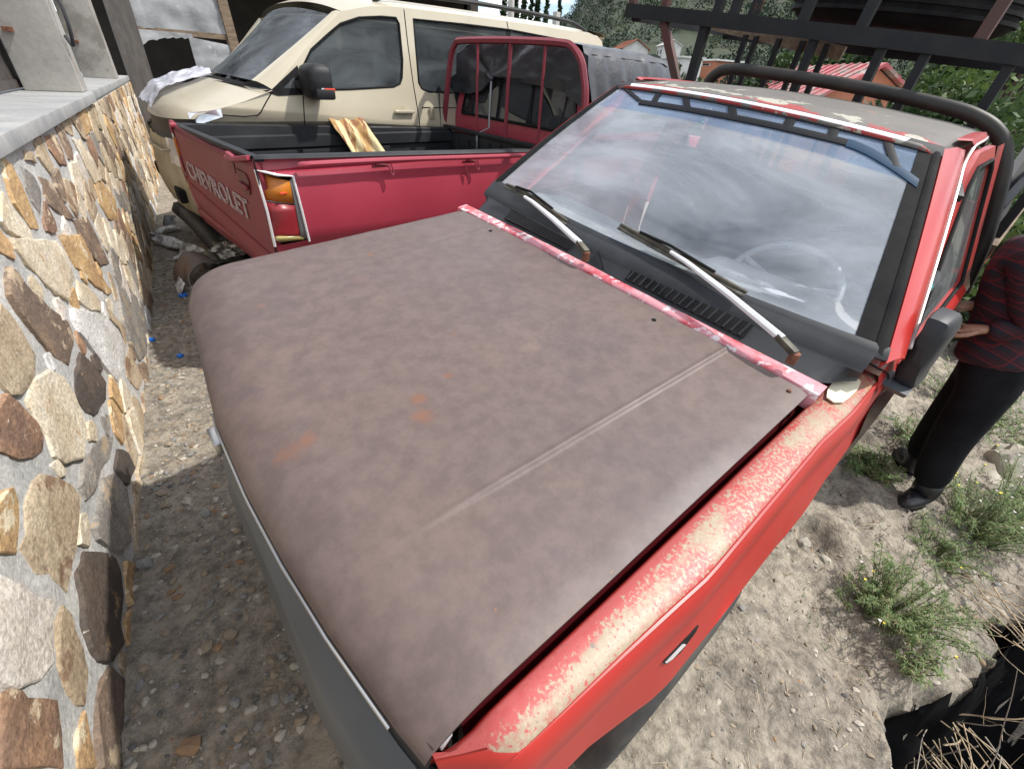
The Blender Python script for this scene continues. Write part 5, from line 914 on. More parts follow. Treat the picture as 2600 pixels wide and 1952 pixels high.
# ------------------------------------------------------------------ person beside the left door
def skin(name, verts, edges, radii, mt, parent=None, sub=2, root=0):
    me = bpy.data.meshes.new(name); me.from_pydata(verts, edges, []); o = bpy.data.objects.new(name, me); COL.objects.link(o)
    md = o.modifiers.new('skin', 'SKIN'); md.use_smooth_shade = True
    for i, r in enumerate(radii):
        sv = me.skin_vertices[0].data[i]; sv.radius = r if isinstance(r, tuple) else (r, r); sv.use_root = (i == root); sv.use_loose = False
    if sub: ms = o.modifiers.new('sub', 'SUBSURF'); ms.levels = sub; ms.render_levels = sub
    bpy.context.view_layer.update(); dg = bpy.context.evaluated_depsgraph_get(); m2 = bpy.data.meshes.new_from_object(o.evaluated_get(dg)); bpy.data.objects.remove(o)
    m2.name = name; m2.materials.clear(); m2.materials.append(mt); m2.polygons.foreach_set('use_smooth', [True] * len(m2.polygons)); o = bpy.data.objects.new(name, m2); COL.objects.link(o)
    if parent is not None: o.parent = parent
    return o
SKINM = mat('brown_skin', (0.27, 0.14, 0.085), 0.5, 0, (0.31, 0.16, 0.10), 20.0); TROUS = mat('black_denim', (0.0055, 0.006, 0.0075), 0.9, 0, (0.010, 0.0105, 0.0125), 8.0, spec=0.15, bump=0.4, bs=12, bdist=0.012)
BOOTM = mat('black_leather', (0.012, 0.013, 0.015), 0.32, 0, (0.022, 0.023, 0.026), 12.0, bump=0.2, bs=40); HAIRM = mat('black_hair', (0.008, 0.007, 0.007), 0.5)
PL = bpy.data.materials.new('red_black_plaid'); PL.use_nodes = True; t = PL.node_tree; L = t.links.new; P_ = t.nodes['Principled BSDF']; P_.inputs['Roughness'].default_value = .85
c = N(t, 'ShaderNodeTexCoord'); mp = N(t, 'ShaderNodeMapping'); mp.inputs['Rotation'].default_value = (0.25, 0.3, 0.5); L(c.outputs['Object'], mp.inputs[0]); sp = N(t, 'ShaderNodeSeparateXYZ'); L(mp.outputs[0], sp.inputs[0])
def stripe(sock, sc, th, off=0.0):
    a = N(t, 'ShaderNodeMath', operation='MULTIPLY_ADD'); a.inputs[1].default_value = sc; a.inputs[2].default_value = off; L(sock, a.inputs[0])
    f = N(t, 'ShaderNodeMath', operation='FRACT'); L(a.outputs[0], f.inputs[0]); r = N(t, 'ShaderNodeMath', operation='LESS_THAN'); r.inputs[1].default_value = th; L(f.outputs[0], r.inputs[0]); return r.outputs[0]
col = (0.010, 0.010, 0.018, 1); cur = None
for sk, sc, th, cl_ in ((sp.outputs[0], 24, .5, (0.020, 0.005, 0.009, 1)), (sp.outputs[2], 24, .5, (0.036, 0.006, 0.010, 1)), (sp.outputs[0], 24, .10, (0.11, 0.008, 0.014, 1)), (sp.outputs[2], 24, .10, (0.12, 0.008, 0.014, 1))):
    x = N(t, 'ShaderNodeMix', data_type='RGBA'); x.inputs['B'].default_value = cl_; mm = N(t, 'ShaderNodeMath', operation='MULTIPLY'); mm.inputs[1].default_value = .75; L(stripe(sk, sc, th), mm.inputs[0]); L(mm.outputs[0], x.inputs['Factor'])
    if cur is None: x.inputs['A'].default_value = col
    else: L(cur, x.inputs['A'])
    cur = x.outputs['Result']
L(cur, P_.inputs['Base Color'])
gz1 = ground_z(-1.45, 1.24); gz2 = ground_z(-1.72, 1.14)
PE = thing('person', 'person in a red and black plaid shirt holding a phone beside the red pickup', 'person', (-1.5, 1.2, gz1))
O = Vector(PE.location)
def rel(*p): return tuple(Vector(p) - O)
# body: one continuous figure
V = {'pel': (-1.56, 1.17, .60), 'abd': (-1.555, 1.13, .76), 'che': (-1.55, 1.09, .93), 'ucl': (-1.545, 1.075, 1.07), 'neck': (-1.54, 1.085, 1.15), 'head0': (-1.53, 1.075, 1.21), 'head1': (-1.525, 1.065, 1.29), 'head2': (-1.53, 1.08, 1.36),
     'hipL': (-1.50, 1.19, .54), 'kneeL': (-1.475, 1.20, .21), 'ankL': (-1.49, 1.245, gz1 + .09), 'hipR': (-1.64, 1.165, .54), 'kneeR': (-1.68, 1.150, .21), 'ankR': (-1.735, 1.165, gz2 + .09),
     'shL': (-1.42, 1.055, 1.055), 'elL': (-1.445, 1.175, .80), 'wrL': (-1.415, 1.060, .772), 'shR': (-1.675, 1.02, 1.05), 'elR': (-1.715, 1.09, .82), 'wrR': (-1.545, .985, .815)}
E_ = [('pel', 'abd'), ('abd', 'che'), ('che', 'ucl'), ('ucl', 'neck'), ('neck', 'head0'), ('head0', 'head1'), ('head1', 'head2'), ('pel', 'hipL'), ('hipL', 'kneeL'), ('kneeL', 'ankL'), ('pel', 'hipR'), ('hipR', 'kneeR'), ('kneeR', 'ankR'), ('ucl', 'shL'), ('shL', 'elL'), ('elL', 'wrL'), ('ucl', 'shR'), ('shR', 'elR'), ('elR', 'wrR')]
RD = {'pel': .115, 'abd': .105, 'che': .115, 'ucl': .085, 'neck': .05, 'head0': .062, 'head1': .082, 'head2': .06, 'hipL': .085, 'kneeL': .060, 'ankL': .045, 'hipR': .085, 'kneeR': .060, 'ankR': .045, 'shL': .040, 'elL': .032, 'wrL': .026, 'shR': .040, 'elR': .032, 'wrR': .026}
ks = list(V); ix = {k: i for i, k in enumerate(ks)}
body = skin('body', [rel(*V[k]) for k in ks], [(ix[a], ix[b_]) for a, b_ in E_], [RD[k] for k in ks], SKINM, PE)
def chain(name, pts, rad, mt, par, sub=2): return skin(name, [rel(*p) for p in pts], [(i, i + 1) for i in range(len(pts) - 1)], rad, mt, par, sub)
# trousers (both legs and seat in one)
tv = ['pel', 'hipL', 'kneeL', 'ankL', 'hipR', 'kneeR', 'ankR']; tp = [rel(V['pel'][0], V['pel'][1], .68)] + [rel(*V[k]) for k in tv]
mid = lambda a, b_, f: tuple(Vector(V[a]).lerp(Vector(V[b_]), f))
skin('trousers', [rel(-1.56, 1.15, .70), rel(*V['pel']), rel(*V['hipL']), rel(*mid('hipL', 'kneeL', .5)), rel(*V['kneeL']), rel(*mid('kneeL', 'ankL', .5)), rel(*mid('kneeL', 'ankL', .92)), rel(*V['hipR']), rel(*mid('hipR', 'kneeR', .5)), rel(*V['kneeR']), rel(*mid('kneeR', 'ankR', .5)), rel(*mid('kneeR', 'ankR', .92))],
     [(0, 1), (1, 2), (2, 3), (3, 4), (4, 5), (5, 6), (1, 7), (7, 8), (8, 9), (9, 10), (10, 11)], [.125, .132, .105, .096, .082, .078, .072, .105, .096, .082, .078, .072], TROUS, PE)
# plaid shirt: body and sleeves in one
skin('shirt', [rel(-1.555, 1.165, .585), rel(-1.558, 1.15, .66), rel(*V['abd']), rel(*V['che']), rel(*V['ucl']), rel(*mid('ucl', 'neck', .6)), rel(*V['shL']), rel(*mid('shL', 'elL', .5)), rel(*V['elL']), rel(*mid('elL', 'wrL', .5)), rel(*mid('elL', 'wrL', 1.0)), rel(*V['shR']), rel(*mid('shR', 'elR', .5)), rel(*V['elR']), rel(*mid('elR', 'wrR', .5)), rel(*mid('elR', 'wrR', 1.0))],
     [(0, 1), (1, 2), (2, 3), (3, 4), (4, 5), (4, 6), (6, 7), (7, 8), (8, 9), (9, 10), (4, 11), (11, 12), (12, 13), (13, 14), (14, 15)], [.155, .15, .135, .138, .105, .066, .074, .066, .060, .052, .046, .074, .066, .060, .052, .046], PL, PE)
# boots
for kn, toe in (('L', (-1.345, 1.195)), ('R', (-1.86, 1.075))):
    a = Vector(V['ank' + kn]); z0 = (gz1 if kn == 'L' else gz2); T_ = Vector((*toe, z0 + .038)); d = (T_ - a); d.z = 0
    chain('boot', [tuple(a + Vector((0, 0, .10))), tuple(a + Vector((0, 0, .0))), tuple(Vector((a.x, a.y, z0 + .055)) - d * .12), tuple(Vector((a.x, a.y, z0 + .050)) + d * .45), tuple(T_)], [.064, .062, .056, .052, (.046, .034)], BOOTM, PE)
    chain('sole', [tuple(Vector((a.x, a.y, z0 + .012)) - d * .22), tuple(Vector((a.x, a.y, z0 + .012)) + d * .4), tuple(T_ + d * .06 - Vector((0, 0, .026)))], [(.050, .012), (.048, .012), (.042, .012)], RUBBER, PE)
# hands: palm, four fingers and thumb each, closed on the phone
def hand(wr, fwd, up, side, curl, nm):
    wr, f, u = Vector(wr), Vector(fwd).normalized(), Vector(up).normalized(); s_ = f.cross(u).normalized() * side; u = s_.cross(f).normalized() * side
    pm = [wr - f * .02, wr + f * .035, wr + f * .075]
    palm = skin('hand', [tuple(p - O) for p in (pm[0], pm[1], pm[2], pm[1] + s_ * .022 + f * .01, pm[2] + s_ * .028)], [(0, 1), (1, 2), (1, 3), (3, 4)], [(.026, .020), (.030, .019), (.024, .015), (.024, .017), (.020, .014)], SKINM, body, 2)
    for k, (off, ln) in enumerate(((-.030, .062), (-.010, .074), (.011, .080), (.032, .072))):
        b0 = wr + f * (.072 + (.004 if k in (1, 2) else 0)) + s_ * off; pts = [b0 - f * .02, b0]; d = f.copy(); c_ = curl * (1 + .12 * (1.5 - k))
        for seg, w_ in ((ln * .48, .55), (ln * .30, 1.0), (ln * .24, .8)):
            d = (Matrix.Rotation(c_ * w_, 3, s_) @ d); pts.append(pts[-1] + d * seg)
        skin('finger', [tuple(p - O) for p in pts], [(i, i + 1) for i in range(4)], [.0095, .0098, .009, .0082, .0068], SKINM, body, 1)
    tb_ = wr + f * .025 + s_ * .030; td = (f * .75 + s_ * .6 + u * -.15).normalized(); p1 = tb_ + td * .036; p2 = p1 + (td + f * .7 - s_ * .35).normalized() * .032; p3 = p2 + (f * .9 - s_ * .55).normalized() * .026
    skin('thumb', [tuple(p - O) for p in (tb_ - td * .015, tb_, p1, p2, p3)], [(i, i + 1) for i in range(4)], [.013, .013, .0115, .010, .008], SKINM, body, 1)
hand(V['wrL'], (.15, -1, -.28), (.1, .1, 1), -1, -.62, 'L'); hand(V['wrR'], (.55, -.75, -.25), (0, .2, 1), 1, -.62, 'R')
PE.location.y -= .03
ph = tag(obj('phone', G().box((-1.42, .895, .735), (.075, .012, .15), Euler((-.5, .3, .2)).to_matrix()), mat('dark_blue_phone', (.012, .016, .035), .25), None, bevel=.006), 'dark phone held in the hands of the person in the plaid shirt', 'phone')
# head: face and hair
hd = Vector(V['head1']); fd = Vector((.10, -1, -.35)).normalized(); hu = Vector((0, -.33, 1)).normalized(); hs = fd.cross(hu)
chain('hair', [tuple(hd + hu * .10 - fd * .01), tuple(hd + hu * .055 - fd * .045), tuple(hd - hu * .02 - fd * .06)], [.072, .082, .06], HAIRM, PE)
skin('nose', [tuple(hd + fd * .082 + hu * .01 - O), tuple(hd + fd * .098 - hu * .022 - O)], [(0, 1)], [.009, .014], SKINM, body, 1)
for s_ in (1, -1):
    obj('eye', G().tube([hd + fd * .076 + hs * s_ * .032 + hu * .012 - O, hd + fd * .083 + hs * s_ * .032 + hu * .012 - O], .009, 8), HAIRM, body)
    skin('ear', [tuple(hd + hs * s_ * .082 + hu * .012 - O), tuple(hd + hs * s_ * .086 - hu * .02 - O)], [(0, 1)], [(.010, .017), (.008, .012)], SKINM, body, 1)
obj('mouth', G().bar(hd + fd * .084 - hu * .055 + hs * .022 - O, hd + fd * .084 - hu * .055 - hs * .022 - O, .006, .008), mat('lips', (.20, .07, .06), .5), body)
# ------------------------------------------------------------------ debris at the head of the lane
DEBW = mat('scuffed_white_plastic', (0.80, 0.80, 0.78), 0.45, 0, (0.30, 0.29, 0.27), 9.0, (0.45, 0.6)); DEBB = mat('scuffed_dark_plastic', (0.05, 0.052, 0.055), 0.45, 0, (0.10, 0.10, 0.10), 6.0); DEBBR = mat('brown_grey_shell', (0.10, 0.10, 0.11), 0.5, 0, (0.20, 0.13, 0.09), 2.5)
FOIL = mat('crumpled_silver_foil', (0.70, 0.70, 0.70), 0.25, 0.8, (0.25, 0.25, 0.25), 25.0, bump=0.8, bs=30, bdist=0.02)
def shell(fn, nu, nv, m_, name, label, cat, th=.004): return tag(obj(name, G().grid(fn, nu, nv), m_, None, ang=40, solid=th), label, cat)
shell(lambda u, v: (lerp(.80, .50, u) + .03 * nz(u, v, 0, 3), -4.58 + .62 * u + .20 * v, .06 + .10 * math.sin(math.pi * v) * (1 - .5 * u) + .03 * nz(u, v, 1, 4)), 16, 10, DEBW, 'bumper_fragment', 'jagged white plastic bumper fragment lying at the foot of the stone wall', 'car part')
arc_ = smoothpath([(.52, -4.12, .42), (.52, -4.0, .42), (.47, -3.86, .34), (.42, -3.72, .22), (.36, -3.60, .12), (.22, -3.52, .10)], 5)
tag(obj('bumper_strip', G().loft([[p + Vector((-.07, 0, .0)), p + Vector((-.03, .02, .05)), p + Vector((.05, .02, .045)), p + Vector((.08, .0, -.02))] for p in arc_]), DEBB, None, ang=60, solid=.006), 'long curved dark plastic bumper strip leaning among the debris behind the tailgate', 'car part')
def sh2(u, v): a = lerp(-.2, 2.3, u); return (.66 + .15 * math.cos(a) - .06 * v + .02 * nz(u, v, 0, 3), -3.42 + .20 * v - .16 * math.sin(a) * .5, .03 + .20 * math.sin(a) * (1 - .25 * v) * .9)
shell(sh2, 18, 12, DEBBR, 'lamp_housing', 'broken grey and brown curved plastic housing beside the corner of the rusty hood', 'car part', .006)
shell(lambda u, v: (.80 + .06 * u + .01 * nz(u, v, 0, 5), -3.30 + .20 * v, .10 - .09 * u), 6, 8, DEBW, 'plastic_scrap', 'dirty white plastic scrap under the broken curved housing', 'scrap', .004)
gg = G(); v_ = ICO_V; b = bmesh.new(); bmesh.ops.create_icosphere(b, subdivisions=3, radius=1)
for q in b.verts: r = 1 + .45 * nz(*q.co, 2.1, 4); q.co = Vector((.40 + q.co.x * r * .12, -3.42 + q.co.y * r * .10, .20 + q.co.z * r * .07))
gg.v = [tuple(q.co) for q in b.verts]; gg.f = [tuple(x.index for x in f.verts) for f in b.faces]; b.free()
tag(obj('crumpled_foil', gg, FOIL, None, smooth=False), 'ball of crumpled silver foil lying on dark scrap below the tailgate', 'foil')
shell(lambda u, v: (lerp(.22, .60, u), lerp(-3.75, -3.35, v), .09 + .05 * math.sin(u * 3) + .02 * nz(u, v, 0, 3)), 12, 10, DEBB, 'splash_guard', 'flat dark plastic splash guard lying under the silver foil', 'car part', .005)
for k, (x, y, a) in enumerate(((.62, -4.75, .4), (.55, -5.1, 1.2), (.28, -4.3, 2.0), (.68, -3.95, .9))):
    tag(obj('plastic_scrap', G().grid(lambda u, v: (x + (u - .5) * .22 * math.cos(a) - (v - .5) * .1 * math.sin(a), y + (u - .5) * .22 * math.sin(a) + (v - .5) * .1 * math.cos(a), .075 + .04 * math.sin(u * 3 + k) + .02 * nz(u, v, k, 3)), 8, 6), (DEBW, DEBB, FOIL, DEBW)[k], None, ang=30, solid=.003), ['small white scrap on the rubble near the wall end', 'small dark scrap on the rubble in front of the van', 'small shiny scrap right below the tailgate', 'small white scrap between bumper fragment and curved housing'][k], 'scrap')
BLUE = mat('blue_plastic', (0.015, 0.16, 0.62), 0.4)
for x, y, r, lab in ((.835, -3.10, .030, 'bright blue plastic lid partly under the corner of the rusty hood'), (1.135, -2.44, .018, 'bright blue bottle cap nearest the stone wall'), (1.04, -2.14, .018, 'bright blue bottle cap between the wall and the rusty hood')):
    z = ground_z(x, y); tag(obj('bottle_cap', G().loft([[(x + q * r * math.cos(a), y + q * r * math.sin(a), z + h) for q, h in ((1, .0), (1, .014), (.9, .018), (.01, .018))] for a in np.linspace(0, 6.2832, 19)]), BLUE, None), lab, 'bottle cap')
# ------------------------------------------------------------------ weeds, dry brush and rubbish on the right bank
LEAF = [mat('weed_leaf_' + n, c_, 0.6, 0, d_, 12.0, transl=0.3) for n, c_, d_ in (('green', (0.115, 0.185, 0.05), (0.08, 0.14, 0.04)), ('light', (0.19, 0.26, 0.085), (0.14, 0.21, 0.065)), ('dry', (0.30, 0.25, 0.14), (0.22, 0.18, 0.10)))]
STEM = mat('green_brown_stem', (0.10, 0.11, 0.04), 0.7); PETY = mat('yellow_petal', (0.62, 0.48, 0.02), 0.6); PETW = mat('pale_pink_petal', (0.62, 0.52, 0.55), 0.6)
def blade(g_, p, d, ln, w, droop=.4):
    d = d.normalized(); s_ = d.cross(Vector((0, 0, 1))); s_ = s_.normalized() if s_.length > 1e-4 else Vector((1, 0, 0)); q = p + d * ln * .5; e = p + d * ln + Vector((0, 0, -ln * droop))
    g_.add([p - s_ * w * .4, p + s_ * w * .4, q + s_ * w, e, q - s_ * w], [(0, 1, 2, 4), (4, 2, 3)])
def leafy(name, label, cx, cy, rad, h, nst, nl, flowers=0, lean=(0, 0), sz=.014, light=.4, group=None):
    t_ = thing(name, label, 'plant', (cx, cy, ground_z(cx, cy)), group=group); gs_ = [G(), G(), G()]; st_ = G(); fl = G(); fl2 = G()
    for i in range(nst):
        a = rng.uniform(0, 6.283); r = rad * math.sqrt(rng.uniform(0, 1)); bx, by = cx + r * .45 * math.cos(a), cy + r * .45 * math.sin(a); b0 = Vector((bx, by, ground_z(bx, by) - .01)); hh = h * rng.uniform(.45, 1.1); tip = b0 + Vector((r * .7 * math.cos(a) + lean[0] * hh, r * .7 * math.sin(a) + lean[1] * hh, hh)); m_ = b0.lerp(tip, .5) + Vector((rng.normal(0, .02), rng.normal(0, .02), .03))
        P2 = smoothpath([b0, m_, tip], 4); st_.tube([p - Vector((cx, cy, t_.location.z)) for p in P2], [.0024 - .0018 * k / (len(P2) - 1) for k in range(len(P2))], 4)
        for k in range(nl):
            f = rng.uniform(.08, 1); p = P2[min(int(f * (len(P2) - 1)), len(P2) - 2)].lerp(P2[min(int(f * (len(P2) - 1)) + 1, len(P2) - 1)], (f * (len(P2) - 1)) % 1); d = Vector((rng.normal(), rng.normal(), rng.uniform(-.1, .9)))
            blade(gs_[int(rng.choice(3, p=[1 - light - .14, light, .14]))], p - Vector((cx, cy, t_.location.z)), d, sz * rng.uniform(.9, 2.6), sz * rng.uniform(.07, .17))
        if rng.uniform() < flowers:
            (fl if rng.uniform() < .5 else fl2).add([tip - Vector((cx, cy, t_.location.z)) + Vector((.006 * math.cos(q), .006 * math.sin(q), .002)) for q in np.linspace(0, 6.283, 6)[:-1]], [(0, 1, 2, 3, 4)])
    obj('stems', st_, STEM, t_, smooth=False)['kind'] = 'stuff'
    for k in range(3):
        if gs_[k].v: obj('foliage', gs_[k], LEAF[k], t_, smooth=False)['kind'] = 'stuff'
    for q, m_ in ((fl, PETY), (fl2, PETW)):
        if q.v: obj('petals', q, m_, t_, smooth=False)['kind'] = 'stuff'
    return t_
leafy('weed', 'dense feathery green weed growing on the dirt bank near the bottom right pit', -.70, 1.30, .20, .22, 90, 60, .08, (.1, .12), .013)
leafy('weed', 'sparse green weed at the lip of the pit, below the feathery one', -.50, 1.40, .10, .13, 16, 26, .1, (.1, .15), .017, .6)
leafy('weed', 'low green weed sprig left of the feathery weed on the bare dirt', -.62, 1.19, .10, .09, 16, 24, .1, (.2, .0), .012)
leafy('weed', 'green weed growing right below the black boot of the person', -1.27, 1.37, .16, .15, 40, 44, .06, (.1, .1), .014)
leafy('weed', 'tall flowering weed clump at the right edge beyond the boot', -1.62, 1.48, .22, .26, 90, 56, .22, (.05, .1), .015, .5)
leafy('weed', 'big weed clump at the right edge behind the person\'s legs', -1.95, 1.62, .26, .30, 80, 50, .2, (.0, .1), .016, .5)
leafy('weed', 'short grass patch between the red fender and the person\'s back foot', -1.50, .97, .15, .06, 70, 22, .02, (.05, -.05), .022, .3)
leafy('weed', 'small grass tuft beside the person\'s back heel', -1.98, 1.10, .2, .10, 50, 20, .0, (.0, 0), .022, .3)
leafy('weed', 'weed patch on the ground beyond the person along the pickup side', -2.9, 1.35, .5, .2, 80, 26, .05, (.0, 0), .03, .4)
# loose grass on the bank
gr_ = G()
for i in range(900):
    x, y = rng.uniform(-2.3, -.3), rng.uniform(1.0, 1.62)
    if y > edge_y(x) or rng.uniform() > .25 + .75 * max(0, nz(x, y, 0, 3) + .2): continue
    blade(gr_, Vector((x, y, ground_z(x, y) - .003)), Vector((rng.normal(), rng.normal(), 1.3)), rng.uniform(.015, .05), .0016, .3)
tag(obj('bank_grass', gr_, LEAF[0], None, smooth=False), 'scattered short grass blades over the right dirt bank', 'grass', None, 'stuff')
st2 = [G(), G()]
for i in range(420):
    x, y = rng.uniform(-2.3, .6), rng.uniform(.9, 1.6)
    if y > edge_y(x) - .02: continue
    a = rng.uniform(0, 6.283); l_ = rng.uniform(.008, .045); p = Vector((x, y, ground_z(x, y) + .002)); q = Vector((x + l_ * math.cos(a), y + l_ * math.sin(a), 0)); q.z = ground_z(q.x, q.y) + .003 + rng.uniform(0, .008); st2[i % 2].tube([p, q], rng.uniform(.0006, .0014), 3, cap=False)
STRAW = mat('pale_straw', (0.50, 0.42, 0.28), 0.8); STRAW2 = mat('brown_straw', (0.22, 0.16, 0.10), 0.85)
for k_ in (0, 1): tag(obj('straw_bits', st2[k_], (STRAW, STRAW2)[k_], None, smooth=False), None, None, None, 'stuff')
TWIG = mat('dry_straw_twig', (0.46, 0.36, 0.23), 0.75, 0, (0.33, 0.25, 0.16), 14.0); TWIG2 = mat('grey_dry_twig', (0.33, 0.29, 0.24), 0.8, 0, (0.22, 0.19, 0.15), 14.0)
def brush(label, base, dirs, n_, ln, spread, seed, r0=.0042, sag=.25):
    r_ = np.random.default_rng(seed); t_ = thing('dry_brush', label, 'dry brush', base, group=None)
    for i in range(n_):
        d = Vector(dirs) + Vector(tuple(r_.normal(0, spread, 3))); d.normalize(); L_ = ln * r_.uniform(.5, 1.15); p = Vector(tuple(r_.normal(0, .05, 3))); pts = [p.copy()]
        for k in range(7): d = (d + Vector(tuple(r_.normal(0, .20, 3))) + Vector((0, 0, -sag * .25))).normalized(); p = p + d * L_ / 7; pts.append(p.copy())
        P2 = smoothpath(pts, 3); rr = r0 * r_.uniform(.5, 1.1); tw = obj('twig', G().tube(P2, [rr * (1 - .75 * k / (len(P2) - 1)) for k in range(len(P2))], 5), TWIG if r_.uniform() < .7 else TWIG2, t_)
        for b_ in range(2):
            k = r_.integers(4, len(P2) - 4); d2 = (P2[k + 1] - P2[k]).normalized() + Vector(tuple(r_.normal(0, .6, 3))); q = [P2[k]]; 
            for _ in range(4): d2 = (d2.normalized() + Vector(tuple(r_.normal(0, .2, 3)))).normalized(); q.append(q[-1] + d2 * L_ * .07)
            obj('side_shoot', G().tube(q, [rr * .55 * (1 - .2 * j) for j in range(5)], 4), TWIG, tw)
brush('bundle of long pale dry stalks arching from the bank over the dark pit', (-1.12, 1.50, -.22), (.35, 1.0, .10), 14, .75, .25, 3)
brush('tangle of thin dry twigs hanging over the lower part of the pit', (-.62, 1.62, -.45), (.25, .75, .02), 30, .75, .50, 5, .0030)
brush('dry branching brush lying across the bottom right corner of the pit', (-.30, 1.72, -.62), (-.5, .8, .15), 24, .80, .45, 9, .0036)
brush('few dry straw stems lying on the dirt above the feathery weed', (-1.02, 1.40, -.24), (.5, -.1, .05), 6, .30, .5, 12, .0025)
PITM = mat('black_plastic_pit_shade', (0.004, 0.004, 0.0045), 0.95, 0, (0.007, 0.007, 0.0075), 5.0, spec=0.05, bump=0.3, bs=10, bdist=0.02)  # near-black colour stands in for the deep shade down in the pit
def pit(u, v):
    x = lerp(-1.88, .9, u); e = edge_y(x); y = e + .07 * nz(x, e, 1.3, 5) + .035 * nz(x, e, 4.1, 16) + lerp(.07, 2.2, v); z = ground_z(x, y, False) + (.13 if v > .12 else .08) + .03 * nz(x, y, 0, 5); return (x, y, z)
tag(obj('pit_shade_sheeting', G().grid(pit, 110, 90), PITM, None, ang=50, solid=.003), 'black plastic sheet added as the deep shade of the pit below the bank at the bottom right', 'plastic sheet')
for k, (x, y, z, c_) in enumerate(((-.62, 2.05, -.86, 0), (-.50, 1.98, -.88, 1), (-.80, 2.0, -.90, 0), (-.34, 1.86, -.84, 0), (-1.80, 1.92, -.40, 1), (-1.72, 1.98, -.42, 1))):
    tag(obj('litter', G().grid(lambda u, v: (x + (u - .5) * .07, y + (v - .5) * .05, z + .02 + .02 * nz(u, v, k, 3)), 5, 4), PAPERW if c_ == 0 else BLUE if k > 3 else PAPERB, None, solid=.001), ('scrap of pale litter down in the dark pit among the twigs' if k < 4 else 'bright blue plastic scrap at the right edge beside the weeds'), 'litter', 'pale litter in the pit' if k < 4 else 'blue scraps at the right edge')
PALER = mat('pale_lichen_rock', (0.42, 0.39, 0.32), 0.9, 0, (0.30, 0.28, 0.23), 7.0, bump=0.8, bs=20, bdist=0.02)
def rock(label, c, s, seed, m_=PALER):
    b = bmesh.new(); bmesh.ops.create_icosphere(b, subdivisions=3, radius=1)
    for q in b.verts: r = 1 + .35 * nz(q.co.x + seed, q.co.y, q.co.z, 1.3, 4); q.co = Vector((c[0] + q.co.x * r * s[0], c[1] + q.co.y * r * s[1], c[2] + q.co.z * r * s[2]))
    g_ = G(); g_.v = [tuple(q.co) for q in b.verts]; g_.f = [tuple(x.index for x in f.verts) for f in b.faces]; b.free(); tag(obj('rock', g_, m_, None, ang=35), label, 'rock')
rock('big pale rock on the ground behind the person\'s knees', (-2.50, 1.56, -.30), (.22, .14, .16), 3); rock('pale flat rock just behind the person\'s calf', (-2.14, 1.50, -.28), (.16, .10, .09), 8)
rock('small tan rock half buried in dirt by the red fender', (-.70, .93, ground_z(-.70, .93) + .0), (.035, .028, .025), 5); rock('small pale stone on the dirt right of the hollow', (-.70, 1.02, ground_z(-.70, 1.02) + .008), (.018, .028, .014), 9)
shell(lambda u, v: (lerp(-2.95, -2.0, u), lerp(1.66, 2.2, v), -.30 + .10 * math.sin(u * 2.5) + .03 * nz(u, v, 0, 4)), 16, 12, mat('grey_white_tarpaulin', (.55, .56, .58), .3), 'tarpaulin', 'shiny grey white tarpaulin lying at the right edge beside the weeds', 'tarpaulin', .003)
# ------------------------------------------------------------------ hills, trees and houses beyond
HILLM = mat('grassy_hillside', (0.026, 0.039, 0.017), 0.95, 0, (0.046, 0.052, 0.026), 0.06, bump=0.0, fine=0.4)
def ridge(yaw): return math.tan(math.radians(tab(yaw, [-230, -195, -180, -173, -165, -150, -142, -136, -128, -110, -80], [6, 6, 7, 9.5, 12.5, 13.5, 11.5, 3.8, 2.6, 2.4, 2.4])))
def hill_z(r, yaw):
    if r < 110: z = -4.2 + (r - 26) * .112
    else: z = 5.2 + (ridge(yaw) * 430 - 5.2 + 1.5) * (sst((r - 110) / 320) * .45 + .55 * (r - 110) / 320) if r < 430 else 1.5 + ridge(yaw) * 430 - (r - 430) * .1
    return z + 1.0 * nz(r * math.cos(math.radians(yaw)), r * math.sin(math.radians(yaw)), 0, .03) * min(1.0, r / 60)
g = G(); rr = list(np.geomspace(24, 430, 46)) + [480, 560, 700]; yw = np.linspace(-235, -75, 120)
g.v = [(r * math.cos(math.radians(a)), r * math.sin(math.radians(a)), hill_z(r, a)) for r in rr for a in yw]; n = len(yw)
g.f = [(i * n + j, (i + 1) * n + j, (i + 1) * n + j + 1, i * n + j + 1) for i in range(len(rr) - 1) for j in range(n - 1)]
obj('hill', g, HILLM, ang=180)['kind'] = 'structure'
TL = [mat('tree_leaf_' + n_, c_, 0.65, 0, d_, 3.0, transl=0.25) for n_, c_, d_ in (('dark', (0.030, 0.058, 0.018), (0.022, 0.045, 0.015)), ('mid', (0.055, 0.098, 0.026), (0.040, 0.078, 0.022)), ('light', (0.095, 0.150, 0.035), (0.070, 0.120, 0.030)))]
BARK = mat('grey_brown_bark', (0.12, 0.09, 0.065), 0.9, 0, (0.075, 0.058, 0.045), 8.0, bump=0.6, bs=30)
def quads(c, n_, rad, leaf, flat=.75):
    d = rng.normal(size=(n_, 3)); d /= np.linalg.norm(d, axis=1)[:, None]; r = rad * (rng.uniform(.25, 1, (n_, 1)) ** .45); p = np.array(c) + d * r * np.array([1, 1, flat])
    a = rng.normal(size=(n_, 3)) + d * .6; a /= np.linalg.norm(a, axis=1)[:, None]; b_ = np.cross(a, rng.normal(size=(n_, 3))); b_ /= np.linalg.norm(b_, axis=1)[:, None]; s = leaf * rng.uniform(.6, 1.4, (n_, 1)); e = np.cross(a, b_)
    return np.stack([p - b_ * s, p + e * s * .5, p + b_ * s, p - e * s * .5], 1).reshape(-1, 3)
